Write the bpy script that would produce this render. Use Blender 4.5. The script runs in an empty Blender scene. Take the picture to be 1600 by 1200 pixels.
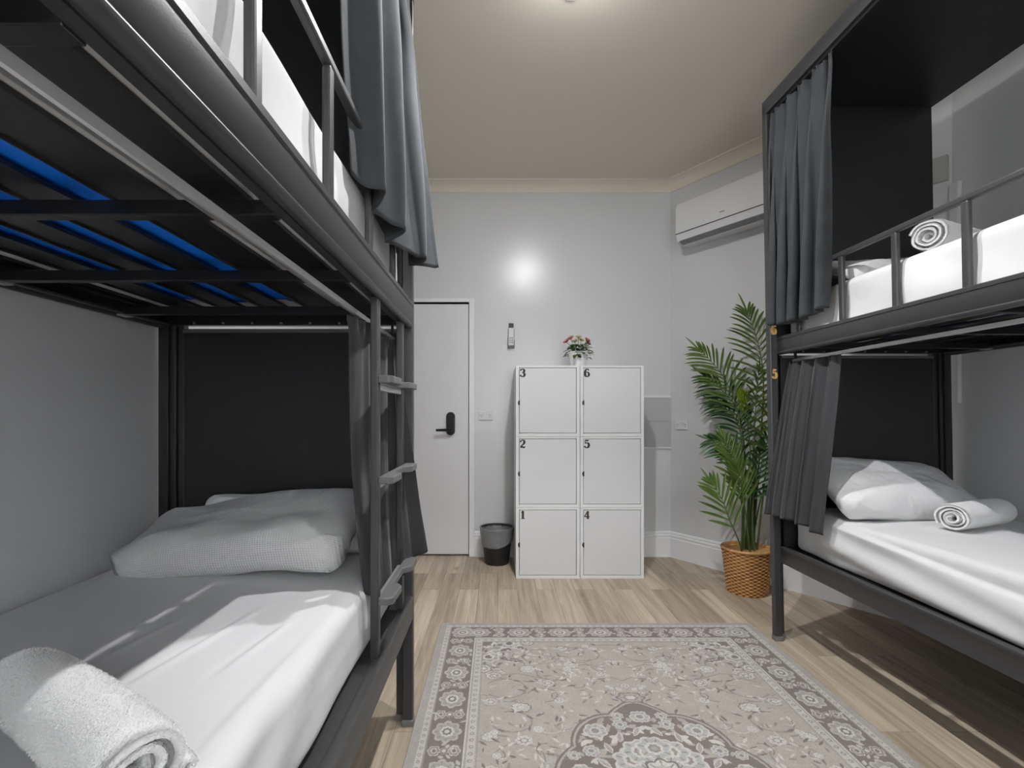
import bpy, bmesh, math, random
import numpy as np
from mathutils import Vector, noise

R = math.radians
PI = math.pi
scene = bpy.context.scene
COL = scene.collection

# ------------------------------------------------------------------ camera
CAM = Vector((0.0, 0.0, 1.14))
cam_d = bpy.data.cameras.new('camera')
cam_d.sensor_width = 36.0
cam_d.lens = 18.0
cam_d.shift_x = (800 - 778) / 1600.0
cam_d.shift_y = 48 / 1600.0
cam_d.clip_start = 0.02
cam = bpy.data.objects.new('camera', cam_d)
cam.location = CAM
cam.rotation_euler = (R(90), 0, 0)
COL.objects.link(cam)
scene.camera = cam

def at(px, py, Y):
    """world point seen at photo pixel (px,py) at distance Y"""
    return Vector(((px - 778) * Y / 800.0, Y, 1.14 + (648 - py) * Y / 800.0))

# ------------------------------------------------------------------ world, light, exposure
w = bpy.data.worlds.new('world')
scene.world = w
w.use_nodes = True
w.node_tree.nodes['Background'].inputs[0].default_value = (0.85, 0.92, 1.0, 1)
w.node_tree.nodes['Background'].inputs[1].default_value = 1.0
scene.view_settings.view_transform = 'Standard'
scene.view_settings.look = 'None'
scene.view_settings.gamma = 1.0
scene.view_settings.use_curve_mapping = False
scene.view_settings.exposure = 0.0

LAMP_X, LAMP_A, LAMP_B = 0.325, 2.05, 1.42      # two heads of one ceiling light bar
ad = bpy.data.lights.new('rear_head_light', 'AREA')
ad.shape = 'DISK'
ad.size = 0.05
ad.energy = 30
ad.color = (0.985, 0.985, 1.0)
ao = bpy.data.objects.new('rear_head_light', ad)
ao.location = (LAMP_X, LAMP_A, 2.893)
ao.rotation_euler = (R(4), 0, 0)
COL.objects.link(ao)
sd_ = bpy.data.lights.new('front_head_light', 'SPOT')
sd_.energy = 110
sd_.spot_size = R(108)
sd_.spot_blend = 0.35
sd_.shadow_soft_size = 0.012
sd_.color = (0.985, 0.985, 1.0)
so = bpy.data.objects.new('front_head_light', sd_)
so.location = (LAMP_X, LAMP_B, 2.885)
so.rotation_euler = (R(-4), 0, 0)
COL.objects.link(so)
gd = bpy.data.lights.new('head_glow', 'POINT')
gd.energy = 5
gd.shadow_soft_size = 0.05
gd.color = (0.985, 0.985, 1.0)
go_ = bpy.data.objects.new('head_glow', gd)
go_.location = (LAMP_X, LAMP_A, 2.85)
COL.objects.link(go_)

wd = bpy.data.lights.new('rear_fill_light', 'AREA')  # soft fill light added behind the camera, shining through the added window
wd.shape = 'RECTANGLE'
wd.size = 1.7
wd.size_y = 1.5
wd.energy = 62
wd.color = (0.95, 0.98, 1.0)
wo = bpy.data.objects.new('rear_fill_light', wd)
wo.location = (0.55, -1.40, 1.62)
wo.rotation_euler = (R(90), 0, 0)
COL.objects.link(wo)

# ------------------------------------------------------------------ materials
def new_mat(name):
    m = bpy.data.materials.new(name)
    m.use_nodes = True
    nt = m.node_tree
    b = nt.nodes['Principled BSDF']
    return m, nt, b

def nd(nt, t, **kw):
    n = nt.nodes.new(t)
    for k, v in kw.items():
        if k.startswith('i_'):
            n.inputs[k[2:].replace('_', ' ')].default_value = v
        else:
            setattr(n, k, v)
    return n

def mat(name, col, rough=0.5, metal=0.0, bump=None, var=0.0, vscale=6.0, spec=0.5, sheen=0.0, coat=0.0, emit=None):
    """principled with noise variation and optional noise bump (scale, strength, distance)"""
    m, nt, b = new_mat(name)
    L = nt.links
    tc = nd(nt, 'ShaderNodeTexCoord')
    b.inputs['Roughness'].default_value = rough
    b.inputs['Metallic'].default_value = metal
    b.inputs['Specular IOR Level'].default_value = spec
    if sheen:
        b.inputs['Sheen Weight'].default_value = sheen
        b.inputs['Sheen Roughness'].default_value = 0.35
    if coat:
        b.inputs['Coat Weight'].default_value = coat
        b.inputs['Coat Roughness'].default_value = 0.15
    c = (col[0], col[1], col[2], 1)
    b.inputs['Base Color'].default_value = c
    if var > 0:
        n = nd(nt, 'ShaderNodeTexNoise', i_Scale=vscale, i_Detail=4.0)
        L.new(tc.outputs['Object'], n.inputs['Vector'])
        r = nd(nt, 'ShaderNodeMapRange')
        r.inputs['To Min'].default_value = 1 - var
        r.inputs['To Max'].default_value = 1 + var
        L.new(n.outputs['Fac'], r.inputs['Value'])
        h = nd(nt, 'ShaderNodeHueSaturation')
        h.inputs['Color'].default_value = c
        L.new(r.outputs['Result'], h.inputs['Value'])
        L.new(h.outputs['Color'], b.inputs['Base Color'])
    if bump:
        n2 = nd(nt, 'ShaderNodeTexNoise', i_Scale=bump[0], i_Detail=3.0)
        L.new(tc.outputs['Object'], n2.inputs['Vector'])
        bp = nd(nt, 'ShaderNodeBump')
        bp.inputs['Strength'].default_value = bump[1]
        bp.inputs['Distance'].default_value = bump[2]
        L.new(n2.outputs['Fac'], bp.inputs['Height'])
        L.new(bp.outputs['Normal'], b.inputs['Normal'])
    if emit:
        b.inputs['Emission Color'].default_value = (emit[0], emit[1], emit[2], 1)
        b.inputs['Emission Strength'].default_value = emit[3]
    return m

M = {}
M['wall'] = mat('wall_paint', (0.65, 0.652, 0.66), 0.25, bump=(110, 0.22, 0.002), var=0.02, vscale=2)
M['skirt'] = mat('skirting_gloss', (0.78, 0.78, 0.79), 0.3, bump=(60, 0.05, 0.001))
M['ceil'] = mat('ceiling_paint', (0.72, 0.665, 0.575), 0.62, var=0.015, vscale=1.5)
M['cornice'] = mat('cornice_paint', (0.75, 0.68, 0.575), 0.6, var=0.02)
M['door'] = mat('door_paint', (0.70, 0.70, 0.71), 0.34, bump=(30, 0.05, 0.002), var=0.02)
M['tile'] = mat('glossy_tile', (0.47, 0.475, 0.48), 0.22)
M['white'] = mat('white_plastic', (0.68, 0.68, 0.68), 0.35)
M['beige'] = mat('beige_plastic', (0.42, 0.40, 0.35), 0.5)
M['glossblack'] = mat('black_lock_metal', (0.01, 0.01, 0.011), 0.25)
M['metal'] = mat('charcoal_powder_coat', (0.040, 0.040, 0.042), 0.40, bump=(420, 0.15, 0.001), var=0.12, vscale=25, spec=0.6)
M['slat'] = mat('black_slat_metal', (0.014, 0.014, 0.015), 0.33, spec=0.6)
M['panel'] = mat('black_panel_board', (0.0145, 0.0145, 0.015), 0.44, bump=(300, 0.3, 0.001), var=0.35, vscale=60, spec=0.5)
M['trim'] = mat('grey_panel_edge', (0.12, 0.12, 0.12), 0.5)
M['rail'] = mat('grey_curtain_track', (0.50, 0.50, 0.50), 0.28, metal=0.6)
M['tread'] = mat('grey_tread_plastic', (0.13, 0.13, 0.13), 0.4, bump=(90, 0.3, 0.001))
M['footcap'] = mat('grey_foot_plastic', (0.17, 0.17, 0.165), 0.5)
M['velvet'] = mat('grey_velvet', (0.052, 0.057, 0.062), 0.85, bump=(45, 0.2, 0.003), var=0.3, vscale=11, spec=0.2, sheen=0.22)
M['cloth'] = mat('dark_grey_cloth', (0.048, 0.049, 0.052), 0.9, bump=(500, 0.3, 0.001), var=0.10, vscale=12, spec=0.15, sheen=0.25)
M['sheet'] = mat('white_sheet', (0.67, 0.67, 0.675), 0.85, bump=(7, 0.25, 0.02), spec=0.15, sheen=0.1)
M['pillow'] = mat('white_pillowcase', (0.72, 0.72, 0.72), 0.88, bump=(14, 0.5, 0.02), spec=0.1)
M['blue'] = mat('blue_mattress_ticking', (0.0, 0.22, 1.0), 0.6, var=0.06)
M['towel'] = mat('white_terry', (0.86, 0.86, 0.855), 0.95, bump=(330, 0.9, 0.004), spec=0.05, sheen=0.3)
M['locker'] = mat('pale_grey_laminate', (0.74, 0.745, 0.745), 0.45, var=0.015)
M['lockdoor'] = mat('grey_laminate_door', (0.66, 0.665, 0.675), 0.42, var=0.02)
M['ink'] = mat('black_ink', (0.015, 0.013, 0.011), 0.5)
M['brownink'] = mat('dark_brown_ink', (0.06, 0.04, 0.025), 0.5)
M['gold'] = mat('gold_foil', (0.75, 0.46, 0.17), 0.4, metal=0.3)
M['binblack'] = mat('black_bin_plastic', (0.018, 0.019, 0.021), 0.45)
M['liner'] = mat('grey_bin_liner', (0.19, 0.195, 0.20), 0.38, bump=(50, 0.8, 0.01), var=0.2, vscale=20)
M['pot'] = mat('white_ceramic', (0.75, 0.75, 0.75), 0.3)
M['leaf_dark'] = mat('leaf_deep_green', (0.035, 0.095, 0.028), 0.36, var=0.45, vscale=14)
M['leaf_mid'] = mat('leaf_olive_green', (0.095, 0.155, 0.030), 0.36, var=0.4, vscale=14)
M['leaf_new'] = mat('leaf_lime_green', (0.22, 0.30, 0.010), 0.45, var=0.2, vscale=14)
M['stem'] = mat('palm_stem_green', (0.075, 0.125, 0.035), 0.45, var=0.3, vscale=30)
M['soil'] = mat('dark_soil', (0.010, 0.008, 0.006), 0.95, bump=(80, 1, 0.01))
M['petal_pink'] = mat('petal_pink', (0.62, 0.30, 0.26), 0.7, var=0.15, vscale=60)
M['petal_cream'] = mat('petal_cream', (0.66, 0.58, 0.42), 0.7, var=0.1, vscale=60)
M['rosegreen'] = mat('rose_leaf_green', (0.05, 0.10, 0.016), 0.5, var=0.3, vscale=60)
M['diffuser'] = mat('lamp_diffuser', (0.9, 0.9, 0.88), 0.4, emit=(1, 0.97, 0.92, 3.0))
M['frame'] = mat('added_window_frame_paint', (0.7, 0.7, 0.7), 0.4)
M['grey_btn'] = mat('grey_rubber', (0.14, 0.14, 0.15), 0.6)

def glass_mat():
    m, nt, b = new_mat('added_window_glass')
    b.inputs['Transmission Weight'].default_value = 1.0
    b.inputs['Roughness'].default_value = 0.0
    b.inputs['IOR'].default_value = 1.02
    return m
M['glass'] = glass_mat()

def wood_floor():
    m, nt, b = new_mat('oak_plank_floor')
    L = nt.links
    tc = nd(nt, 'ShaderNodeTexCoord')
    sep = nd(nt, 'ShaderNodeSeparateXYZ')
    L.new(tc.outputs['Object'], sep.inputs[0])
    cmb = nd(nt, 'ShaderNodeCombineXYZ')
    L.new(sep.outputs['Y'], cmb.inputs['X'])
    L.new(sep.outputs['X'], cmb.inputs['Y'])
    def brick(scale_off, c1, c2, cm, mortar):
        br = nd(nt, 'ShaderNodeTexBrick')
        br.offset = 0.37
        br.inputs['Scale'].default_value = 1.0
        br.inputs['Brick Width'].default_value = 0.92
        br.inputs['Row Height'].default_value = 0.125
        br.inputs['Mortar Size'].default_value = mortar
        br.inputs['Mortar Smooth'].default_value = 0.2
        br.inputs['Color1'].default_value = c1
        br.inputs['Color2'].default_value = c2
        br.inputs['Mortar'].default_value = cm
        L.new(cmb.outputs[0], br.inputs['Vector'])
        return br
    br = brick(0, (0.60, 0.51, 0.40, 1), (0.37, 0.305, 0.23, 1), (0.24, 0.19, 0.14, 1), 0.0012)
    # long grain
    mp = nd(nt, 'ShaderNodeMapping')
    mp.inputs['Scale'].default_value = (34, 1.6, 1)
    L.new(tc.outputs['Object'], mp.inputs['Vector'])
    # offset grain per plank
    br2 = brick(0, (0, 0, 0, 1), (1, 1, 1, 1), (0.5, 0.5, 0.5, 1), 0.0)
    add = nd(nt, 'ShaderNodeVectorMath', operation='MULTIPLY_ADD')
    add.inputs[1].default_value = (40, 40, 40)
    L.new(br2.outputs['Color'], add.inputs[0])
    L.new(mp.outputs['Vector'], add.inputs[2])
    g = nd(nt, 'ShaderNodeTexNoise', i_Scale=1.0, i_Detail=6.0, i_Roughness=0.6, i_Distortion=0.6)
    L.new(add.outputs[0], g.inputs['Vector'])
    cr = nd(nt, 'ShaderNodeValToRGB')
    cr.color_ramp.elements[0].position = 0.30
    cr.color_ramp.elements[0].color = (0.66, 0.62, 0.58, 1)
    cr.color_ramp.elements[1].position = 0.68
    cr.color_ramp.elements[1].color = (1.12, 1.12, 1.12, 1)
    L.new(g.outputs['Fac'], cr.inputs[0])
    mx = nd(nt, 'ShaderNodeMix', data_type='RGBA', blend_type='MULTIPLY')
    mx.inputs[0].default_value = 1.0
    L.new(br.outputs['Color'], mx.inputs[6])
    L.new(cr.outputs['Color'], mx.inputs[7])
    # knots
    kn = nd(nt, 'ShaderNodeTexVoronoi', i_Scale=1.0)
    mp2 = nd(nt, 'ShaderNodeMapping')
    mp2.inputs['Scale'].default_value = (5.5, 2.4, 1)
    L.new(tc.outputs['Object'], mp2.inputs['Vector'])
    nz = nd(nt, 'ShaderNodeTexNoise', i_Scale=9.0, i_Detail=3.0)
    L.new(tc.outputs['Object'], nz.inputs['Vector'])
    ad2 = nd(nt, 'ShaderNodeVectorMath', operation='MULTIPLY_ADD')
    ad2.inputs[1].default_value = (0.25, 0.25, 0)
    L.new(nz.outputs['Color'], ad2.inputs[0])
    L.new(mp2.outputs['Vector'], ad2.inputs[2])
    L.new(ad2.outputs[0], kn.inputs['Vector'])
    cr2 = nd(nt, 'ShaderNodeValToRGB')
    cr2.color_ramp.elements[0].position = 0.03
    cr2.color_ramp.elements[0].color = (0.55, 0.50, 0.45, 1)
    cr2.color_ramp.elements[1].position = 0.13
    cr2.color_ramp.elements[1].color = (1, 1, 1, 1)
    L.new(kn.outputs['Distance'], cr2.inputs[0])
    mx2 = nd(nt, 'ShaderNodeMix', data_type='RGBA', blend_type='MULTIPLY')
    mx2.inputs[0].default_value = 0.8
    L.new(mx.outputs[2], mx2.inputs[6])
    L.new(cr2.outputs['Color'], mx2.inputs[7])
    L.new(mx2.outputs[2], b.inputs['Base Color'])
    b.inputs['Roughness'].default_value = 0.48
    b.inputs['Specular IOR Level'].default_value = 0.35
    bp = nd(nt, 'ShaderNodeBump')
    bp.inputs['Strength'].default_value = 0.15
    bp.inputs['Distance'].default_value = 0.002
    L.new(g.outputs['Fac'], bp.inputs['Height'])
    L.new(bp.outputs['Normal'], b.inputs['Normal'])
    return m
M['floor'] = wood_floor()

def waffle():
    m, nt, b = new_mat('grey_waffle_weave')
    L = nt.links
    tc = nd(nt, 'ShaderNodeTexCoord')
    uv = nd(nt, 'ShaderNodeAttribute', attribute_name='weave')
    mp = nd(nt, 'ShaderNodeMapping')
    mp.inputs['Scale'].default_value = (1, 1, 1)
    L.new(uv.outputs['Vector'], mp.inputs['Vector'])
    sep = nd(nt, 'ShaderNodeSeparateXYZ')
    L.new(mp.outputs['Vector'], sep.inputs[0])
    outs = []
    for a in ('X', 'Y'):
        mu = nd(nt, 'ShaderNodeMath', operation='MULTIPLY')
        mu.inputs[1].default_value = 2 * PI / 0.0075
        L.new(sep.outputs[a], mu.inputs[0])
        s = nd(nt, 'ShaderNodeMath', operation='SINE')
        L.new(mu.outputs[0], s.inputs[0])
        outs.append(s)
    mx = nd(nt, 'ShaderNodeMath', operation='MAXIMUM')
    L.new(outs[0].outputs[0], mx.inputs[0])
    L.new(outs[1].outputs[0], mx.inputs[1])
    bp = nd(nt, 'ShaderNodeBump')
    bp.inputs['Strength'].default_value = 0.55
    bp.inputs['Distance'].default_value = 0.0018
    L.new(mx.outputs[0], bp.inputs['Height'])
    L.new(bp.outputs['Normal'], b.inputs['Normal'])
    b.inputs['Base Color'].default_value = (0.66, 0.66, 0.66, 1)
    b.inputs['Roughness'].default_value = 0.9
    b.inputs['Specular IOR Level'].default_value = 0.1
    return m
M['waffle'] = waffle()

def wicker():
    m, nt, b = new_mat('honey_wicker')
    L = nt.links
    at_ = nd(nt, 'ShaderNodeAttribute', attribute_name='weave')
    tc = nd(nt, 'ShaderNodeTexCoord')
    n = nd(nt, 'ShaderNodeTexNoise', i_Scale=40.0, i_Detail=3.0)
    L.new(tc.outputs['Object'], n.inputs['Vector'])
    ad = nd(nt, 'ShaderNodeMath', operation='MULTIPLY_ADD')
    ad.inputs[1].default_value = 0.5
    L.new(n.outputs['Fac'], ad.inputs[0])
    L.new(at_.outputs['Fac'], ad.inputs[2])
    cr = nd(nt, 'ShaderNodeValToRGB')
    cr.color_ramp.elements[0].position = 0.25
    cr.color_ramp.elements[0].color = (0.20, 0.075, 0.018, 1)
    cr.color_ramp.elements[1].position = 1.0
    cr.color_ramp.elements[1].color = (0.66, 0.36, 0.13, 1)
    L.new(ad.outputs[0], cr.inputs[0])
    L.new(cr.outputs['Color'], b.inputs['Base Color'])
    b.inputs['Roughness'].default_value = 0.5
    return m
M['wicker'] = wicker()

def rug_mat():
    m, nt, b = new_mat('woven_rug_pile')
    L = nt.links
    a = nd(nt, 'ShaderNodeAttribute', attribute_name='pattern')
    tc = nd(nt, 'ShaderNodeTexCoord')
    n = nd(nt, 'ShaderNodeTexNoise', i_Scale=220.0, i_Detail=2.0)
    L.new(tc.outputs['Object'], n.inputs['Vector'])
    r = nd(nt, 'ShaderNodeMapRange')
    r.inputs['To Min'].default_value = 0.80
    r.inputs['To Max'].default_value = 1.20
    L.new(n.outputs['Fac'], r.inputs['Value'])
    h = nd(nt, 'ShaderNodeHueSaturation')
    L.new(a.outputs['Color'], h.inputs['Color'])
    L.new(r.outputs['Result'], h.inputs['Value'])
    L.new(h.outputs['Color'], b.inputs['Base Color'])
    bp = nd(nt, 'ShaderNodeBump')
    bp.inputs['Strength'].default_value = 0.4
    bp.inputs['Distance'].default_value = 0.002
    L.new(n.outputs['Fac'], bp.inputs['Height'])
    L.new(bp.outputs['Normal'], b.inputs['Normal'])
    b.inputs['Roughness'].default_value = 0.95
    b.inputs['Specular IOR Level'].default_value = 0.1
    return m
M['rug'] = rug_mat()

# ------------------------------------------------------------------ mesh helpers (all in world coordinates)
class MB:
    def __init__(s):
        s.v = []; s.f = []; s.m = []; s.mats = []; s.attr = None
    def mi(s, mt):
        if mt is None: return 0
        if mt not in s.mats: s.mats.append(mt)
        return s.mats.index(mt)
    def add(s, verts, faces, mt=None):
        o = len(s.v); k = s.mi(mt)
        s.v.extend([tuple(p) for p in verts])
        for f in faces:
            s.f.append([i + o for i in f]); s.m.append(k)
    def box(s, x0, x1, y0, y1, z0, z1, T=None, mt=None):
        vs = [(x, y, z) for z in (z0, z1) for y in (y0, y1) for x in (x0, x1)]
        if T: vs = [T(*p) for p in vs]
        s.add(vs, [(0, 2, 3, 1), (4, 5, 7, 6), (0, 1, 5, 4), (2, 6, 7, 3), (0, 4, 6, 2), (1, 3, 7, 5)], mt)
    def loft(s, rings, closed=True, caps=True, mt=None):
        n = len(rings[0]); vs = [p for r in rings for p in r]; fs = []
        for i in range(len(rings) - 1):
            for j in range(n if closed else n - 1):
                a = i * n + j; b = i * n + (j + 1) % n
                fs.append((a, b, b + n, a + n))
        if caps and closed:
            fs.append(tuple(range(n - 1, -1, -1)))
            fs.append(tuple((len(rings) - 1) * n + j for j in range(n)))
        s.add(vs, fs, mt)
    def tube(s, pts, r, n=10, mt=None, caps=True):
        pts = [Vector(p) for p in pts]
        rs = r if isinstance(r, (list, tuple)) else [r] * len(pts)
        rings = []
        t0 = (pts[1] - pts[0]).normalized()
        up = Vector((0, 0, 1)) if abs(t0.z) < 0.9 else Vector((1, 0, 0))
        nrm = (up - t0 * up.dot(t0)).normalized()
        for i, p in enumerate(pts):
            t = (pts[min(i + 1, len(pts) - 1)] - pts[max(i - 1, 0)]).normalized()
            nrm = (nrm - t * nrm.dot(t)).normalized()
            bi = t.cross(nrm)
            rings.append([p + (nrm * math.cos(2 * PI * k / n) + bi * math.sin(2 * PI * k / n)) * rs[i] for k in range(n)])
        s.loft(rings, mt=mt, caps=caps)
    def lathe(s, prof, c, n=32, mt=None, closed_ends=True):
        rings = [[(c[0] + r * math.cos(2 * PI * k / n), c[1] + r * math.sin(2 * PI * k / n), c[2] + z) for k in range(n)] for r, z in prof]
        s.loft(rings, mt=mt, caps=closed_ends)
    def grid(s, fn, nu, nv, mt=None, wrap_u=False):
        vs = [fn(i / (nu if wrap_u else nu - 1), j / (nv - 1)) for j in range(nv) for i in range(nu)]
        fs = []
        for j in range(nv - 1):
            for i in range(nu if wrap_u else nu - 1):
                a = j * nu + i; b = j * nu + (i + 1) % nu
                fs.append((a, b, b + nu, a + nu))
        s.add(vs, fs, mt)
    def prism(s, poly, T0, T1, mt=None):
        """poly: 2D points; T0/T1 map a 2D point to a 3D point at either end"""
        s.loft([[T0(*p) for p in poly], [T1(*p) for p in poly]], mt=mt)
    def build(s, name, mt=None, parent=None, smooth=False, bevel=0, base=None, recalc=True, angle=35, solid=0):
        org = Vector((0, 0, 0))
        if parent is not None:
            org = root_loc(parent)
        elif base is not None:
            org = Vector(base)
        me = bpy.data.meshes.new(name)
        me.from_pydata([tuple(Vector(p) - org) for p in s.v], [], s.f)
        if s.mats:
            for q in s.mats: me.materials.append(M[q])
            me.polygons.foreach_set('material_index', s.m)
        elif mt:
            me.materials.append(M[mt])
        if recalc:
            bm = bmesh.new(); bm.from_mesh(me)
            bmesh.ops.recalc_face_normals(bm, faces=bm.faces)
            bm.to_mesh(me); bm.free()
        if s.attr is not None:
            a = me.attributes.new('weave', 'FLOAT_VECTOR', 'POINT')
            a.data.foreach_set('vector', np.array(s.attr, dtype=np.float32).ravel())
        if smooth:
            me.polygons.foreach_set('use_smooth', [True] * len(me.polygons))
            if smooth == 'auto':
                me.set_sharp_from_angle(angle=R(angle))
        me.update()
        o = bpy.data.objects.new(name, me)
        COL.objects.link(o)
        if parent is not None:
            o.parent = parent
        else:
            o.location = org
        if bevel:
            bv = o.modifiers.new('bevel', 'BEVEL')
            bv.width = bevel; bv.segments = 2; bv.limit_method = 'ANGLE'; bv.angle_limit = R(40)
        if solid:
            sm = o.modifiers.new('thickness', 'SOLIDIFY')
            sm.thickness = solid; sm.offset = 0
        return o

def root_loc(o):
    while o.parent is not None: o = o.parent
    return Vector(o.location)

def tag(o, label, cat, group=None):
    o['label'] = label; o['category'] = cat
    if group: o['group'] = group
    return o

def thing(name, label, cat, loc, group=None):
    o = bpy.data.objects.new(name, None)
    o.empty_display_size = 0.1
    COL.objects.link(o)
    o.location = loc
    return tag(o, label, cat, group)

def struct(o):
    o['kind'] = 'structure'
    return o

def nz(x, y, z, s=1.0):
    return noise.noise(Vector((x * s, y * s, z * s)))

def lerp(a, b, t): return a + (b - a) * t
def sstep(a, b, x):
    t = max(0.0, min(1.0, (x - a) / (b - a))); return t * t * (3 - 2 * t)

# ------------------------------------------------------------------ room shell
CEIL = 3.0
WBX = 4.12            # back wall Y
LX = -1.255           # left wall X
C1 = Vector((1.39, 4.12))       # back / angled corner
C2 = Vector((2.357, 2.657))     # angled / right corner
C3 = Vector((2.463, -1.30))     # right / rear corner
REAR = -1.30
T = 0.10

b = MB(); b.box(-1.5, 2.75, -1.6, 4.5, -0.08, 0.0); struct(b.build('floor', 'floor'))
b = MB(); b.box(-1.5, 2.75, -1.6, 4.5, CEIL, CEIL + 0.08); struct(b.build('ceiling', 'ceil'))
# left wall
b = MB(); b.box(LX - T, LX, REAR - T, WBX + T, 0, CEIL); struct(b.build('wall_left', 'wall'))
# back wall with door opening X -1.06..-0.232, Z 0..2.04
DX0, DX1, DZ = -1.06, -0.232, 2.045
b = MB()
b.box(LX, DX0, WBX, WBX + T, 0, CEIL); b.box(DX0, DX1, WBX, WBX + T, DZ, CEIL); b.box(DX1, C1.x + 0.12, WBX, WBX + T, 0, CEIL)
struct(b.build('wall_back', 'wall'))
# angled and right wall as oriented slabs
def wall_slab(p, q, name, ext0=0.0, ext1=0.0, z0=0, z1=CEIL, holes=None):
    d = (q - p).normalized(); n = Vector((-d.y, d.x))   # outward
    if n.dot(Vector((0.5, 1.5)) - p) > 0: n = -n
    L = (q - p).length
    mb = MB()
    vs = []
    for z in (z0, z1):
        for a, c in ((-ext0, 0), (L + ext1, 0), (L + ext1, T), (-ext0, T)):
            k = p + d * a + n * c
            vs.append((k.x, k.y, z))
    mb.add(vs, [(0, 1, 2, 3), (4, 7, 6, 5), (0, 4, 5, 1), (1, 5, 6, 2), (2, 6, 7, 3), (3, 7, 4, 0)])
    return struct(mb.build(name, 'wall'))
wall_slab(C1, C2, 'wall_angled', 0, 0)
wall_slab(C2, C3, 'wall_right', 0, 0.1)
# rear wall (behind the camera) with an opening for the added window
WX0, WX1, WZ0, WZ1 = -0.30, 1.40, 0.87, 2.37
b = MB()
b.box(LX, WX0, REAR - T, REAR, 0, CEIL); b.box(WX1, 2.6, REAR - T, REAR, 0, CEIL)
b.box(WX0, WX1, REAR - T, REAR, 0, WZ0); b.box(WX0, WX1, REAR - T, REAR, WZ1, CEIL)
struct(b.build('wall_rear', 'wall'))
b = MB()
for x in (WX0, (WX0 + WX1) / 2 - 0.025, WX1 - 0.05): b.box(x, x + 0.05, REAR - 0.06, REAR - 0.02, WZ0, WZ1)
b.box(WX0, WX1, REAR - 0.06, REAR - 0.02, WZ0, WZ0 + 0.05); b.box(WX0, WX1, REAR - 0.06, REAR - 0.02, WZ1 - 0.05, WZ1)
win = struct(b.build('added_window_1', 'frame'))  # unseen window, added to give the rear fill light an opening
b = MB(); b.box(WX0 + 0.03, WX1 - 0.03, REAR - 0.043, REAR - 0.037, WZ0 + 0.03, WZ1 - 0.03); b.build('pane', 'glass', win)

# skirting: profile swept along wall lines
SK = [(0, 0), (0.020, 0), (0.020, 0.150), (0.013, 0.158), (0.017, 0.164), (0.017, 0.176), (0.009, 0.184), (0.012, 0.190), (0.008, 0.200), (0, 0.205)]
CN = [(0, 2.925), (0.008, 2.925), (0.010, 2.935), (0.022, 2.955), (0.042, 2.975), (0.072, 2.990), (0.088, 2.992), (0.090, 3.0), (0, 3.0)]
def inward(p, q):
    d = (q - p).normalized(); n = Vector((-d.y, d.x))
    if n.dot(Vector((0.5, 1.5)) - p) < 0: n = -n
    return d, n
def sweep(name, path, prof, mt):
    """path: list of 2D points along the wall feet, mitred"""
    rings = []
    for i, p in enumerate(path):
        if i == 0: d, n = inward(path[0], path[1]); m_ = n
        elif i == len(path) - 1: d, n = inward(path[-2], path[-1]); m_ = n
        else:
            _, n1 = inward(path[i - 1], p); _, n2 = inward(p, path[i + 1])
            m_ = (n1 + n2); m_ = m_ / (m_.dot(n1))
        rings.append([(p.x + m_.x * a, p.y + m_.y * a, z) for a, z in prof])
    mb = MB(); mb.loft(rings)
    return struct(mb.build(name, mt))
V2 = Vector
sweep('baseboard_back', [V2((DX1 + 0.045, WBX)), C1], SK, 'skirt')
sweep('baseboard_angled', [C1, C2], SK, 'skirt')
sweep('baseboard_right', [C2, C3], SK, 'skirt')
sweep('baseboard_left', [V2((LX, REAR)), V2((LX, WBX))], SK, 'skirt')
sweep('trim_1', [V2((LX, REAR)), V2((LX, WBX)), C1, C2, C3], CN, 'cornice')

# door casing and door
b = MB()
b.box(DX1, DX1 + 0.045, WBX - 0.012, WBX + T, 0, DZ + 0.03); b.box(DX0 - 0.045, DX0, WBX - 0.012, WBX + T, 0, DZ + 0.03)
b.box(DX0, DX1, WBX - 0.012, WBX + T, DZ, DZ + 0.03)
b.box(DX0, DX1, WBX + 0.065, WBX + T, 0, DZ)
struct(b.build('trim_2', 'skirt', bevel=0.003))
b = MB(); b.box(DX0 + 0.004, DX1 - 0.005, WBX + 0.012, WBX + 0.052, 0.014, DZ - 0.012)
door = struct(b.build('door_1', 'door', bevel=0.004))
# lock: oval escutcheon, lever
cx, cz = at(704, 662, WBX).x, at(704, 662, WBX).z
b = MB()
poly = []
for k in range(24):
    a = 2 * PI * k / 24
    poly.append((0.037 * math.cos(a), 0.037 * math.sin(a) + (0.058 if math.sin(a) >= 0 else -0.058)))
b.prism(poly, lambda x, z: (cx + x, WBX + 0.012, cz + z), lambda x, z: (cx + x * 0.93, WBX - 0.010, cz + z * 0.97))
plate = b.build('lock_plate', 'glossblack', door, smooth='auto')
b = MB()
b.tube([(cx + 0.006, WBX - 0.008, cz - 0.050), (cx + 0.006, WBX - 0.045, cz - 0.050)], 0.016, 16)
b.tube([(cx + 0.012, WBX - 0.045, cz - 0.050), (cx - 0.06, WBX - 0.048, cz - 0.050), (cx - 0.112, WBX - 0.046, cz - 0.051)], [0.014, 0.011, 0.010], 12)
b.build('door_handle', 'glossblack', door, smooth='auto')

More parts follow.
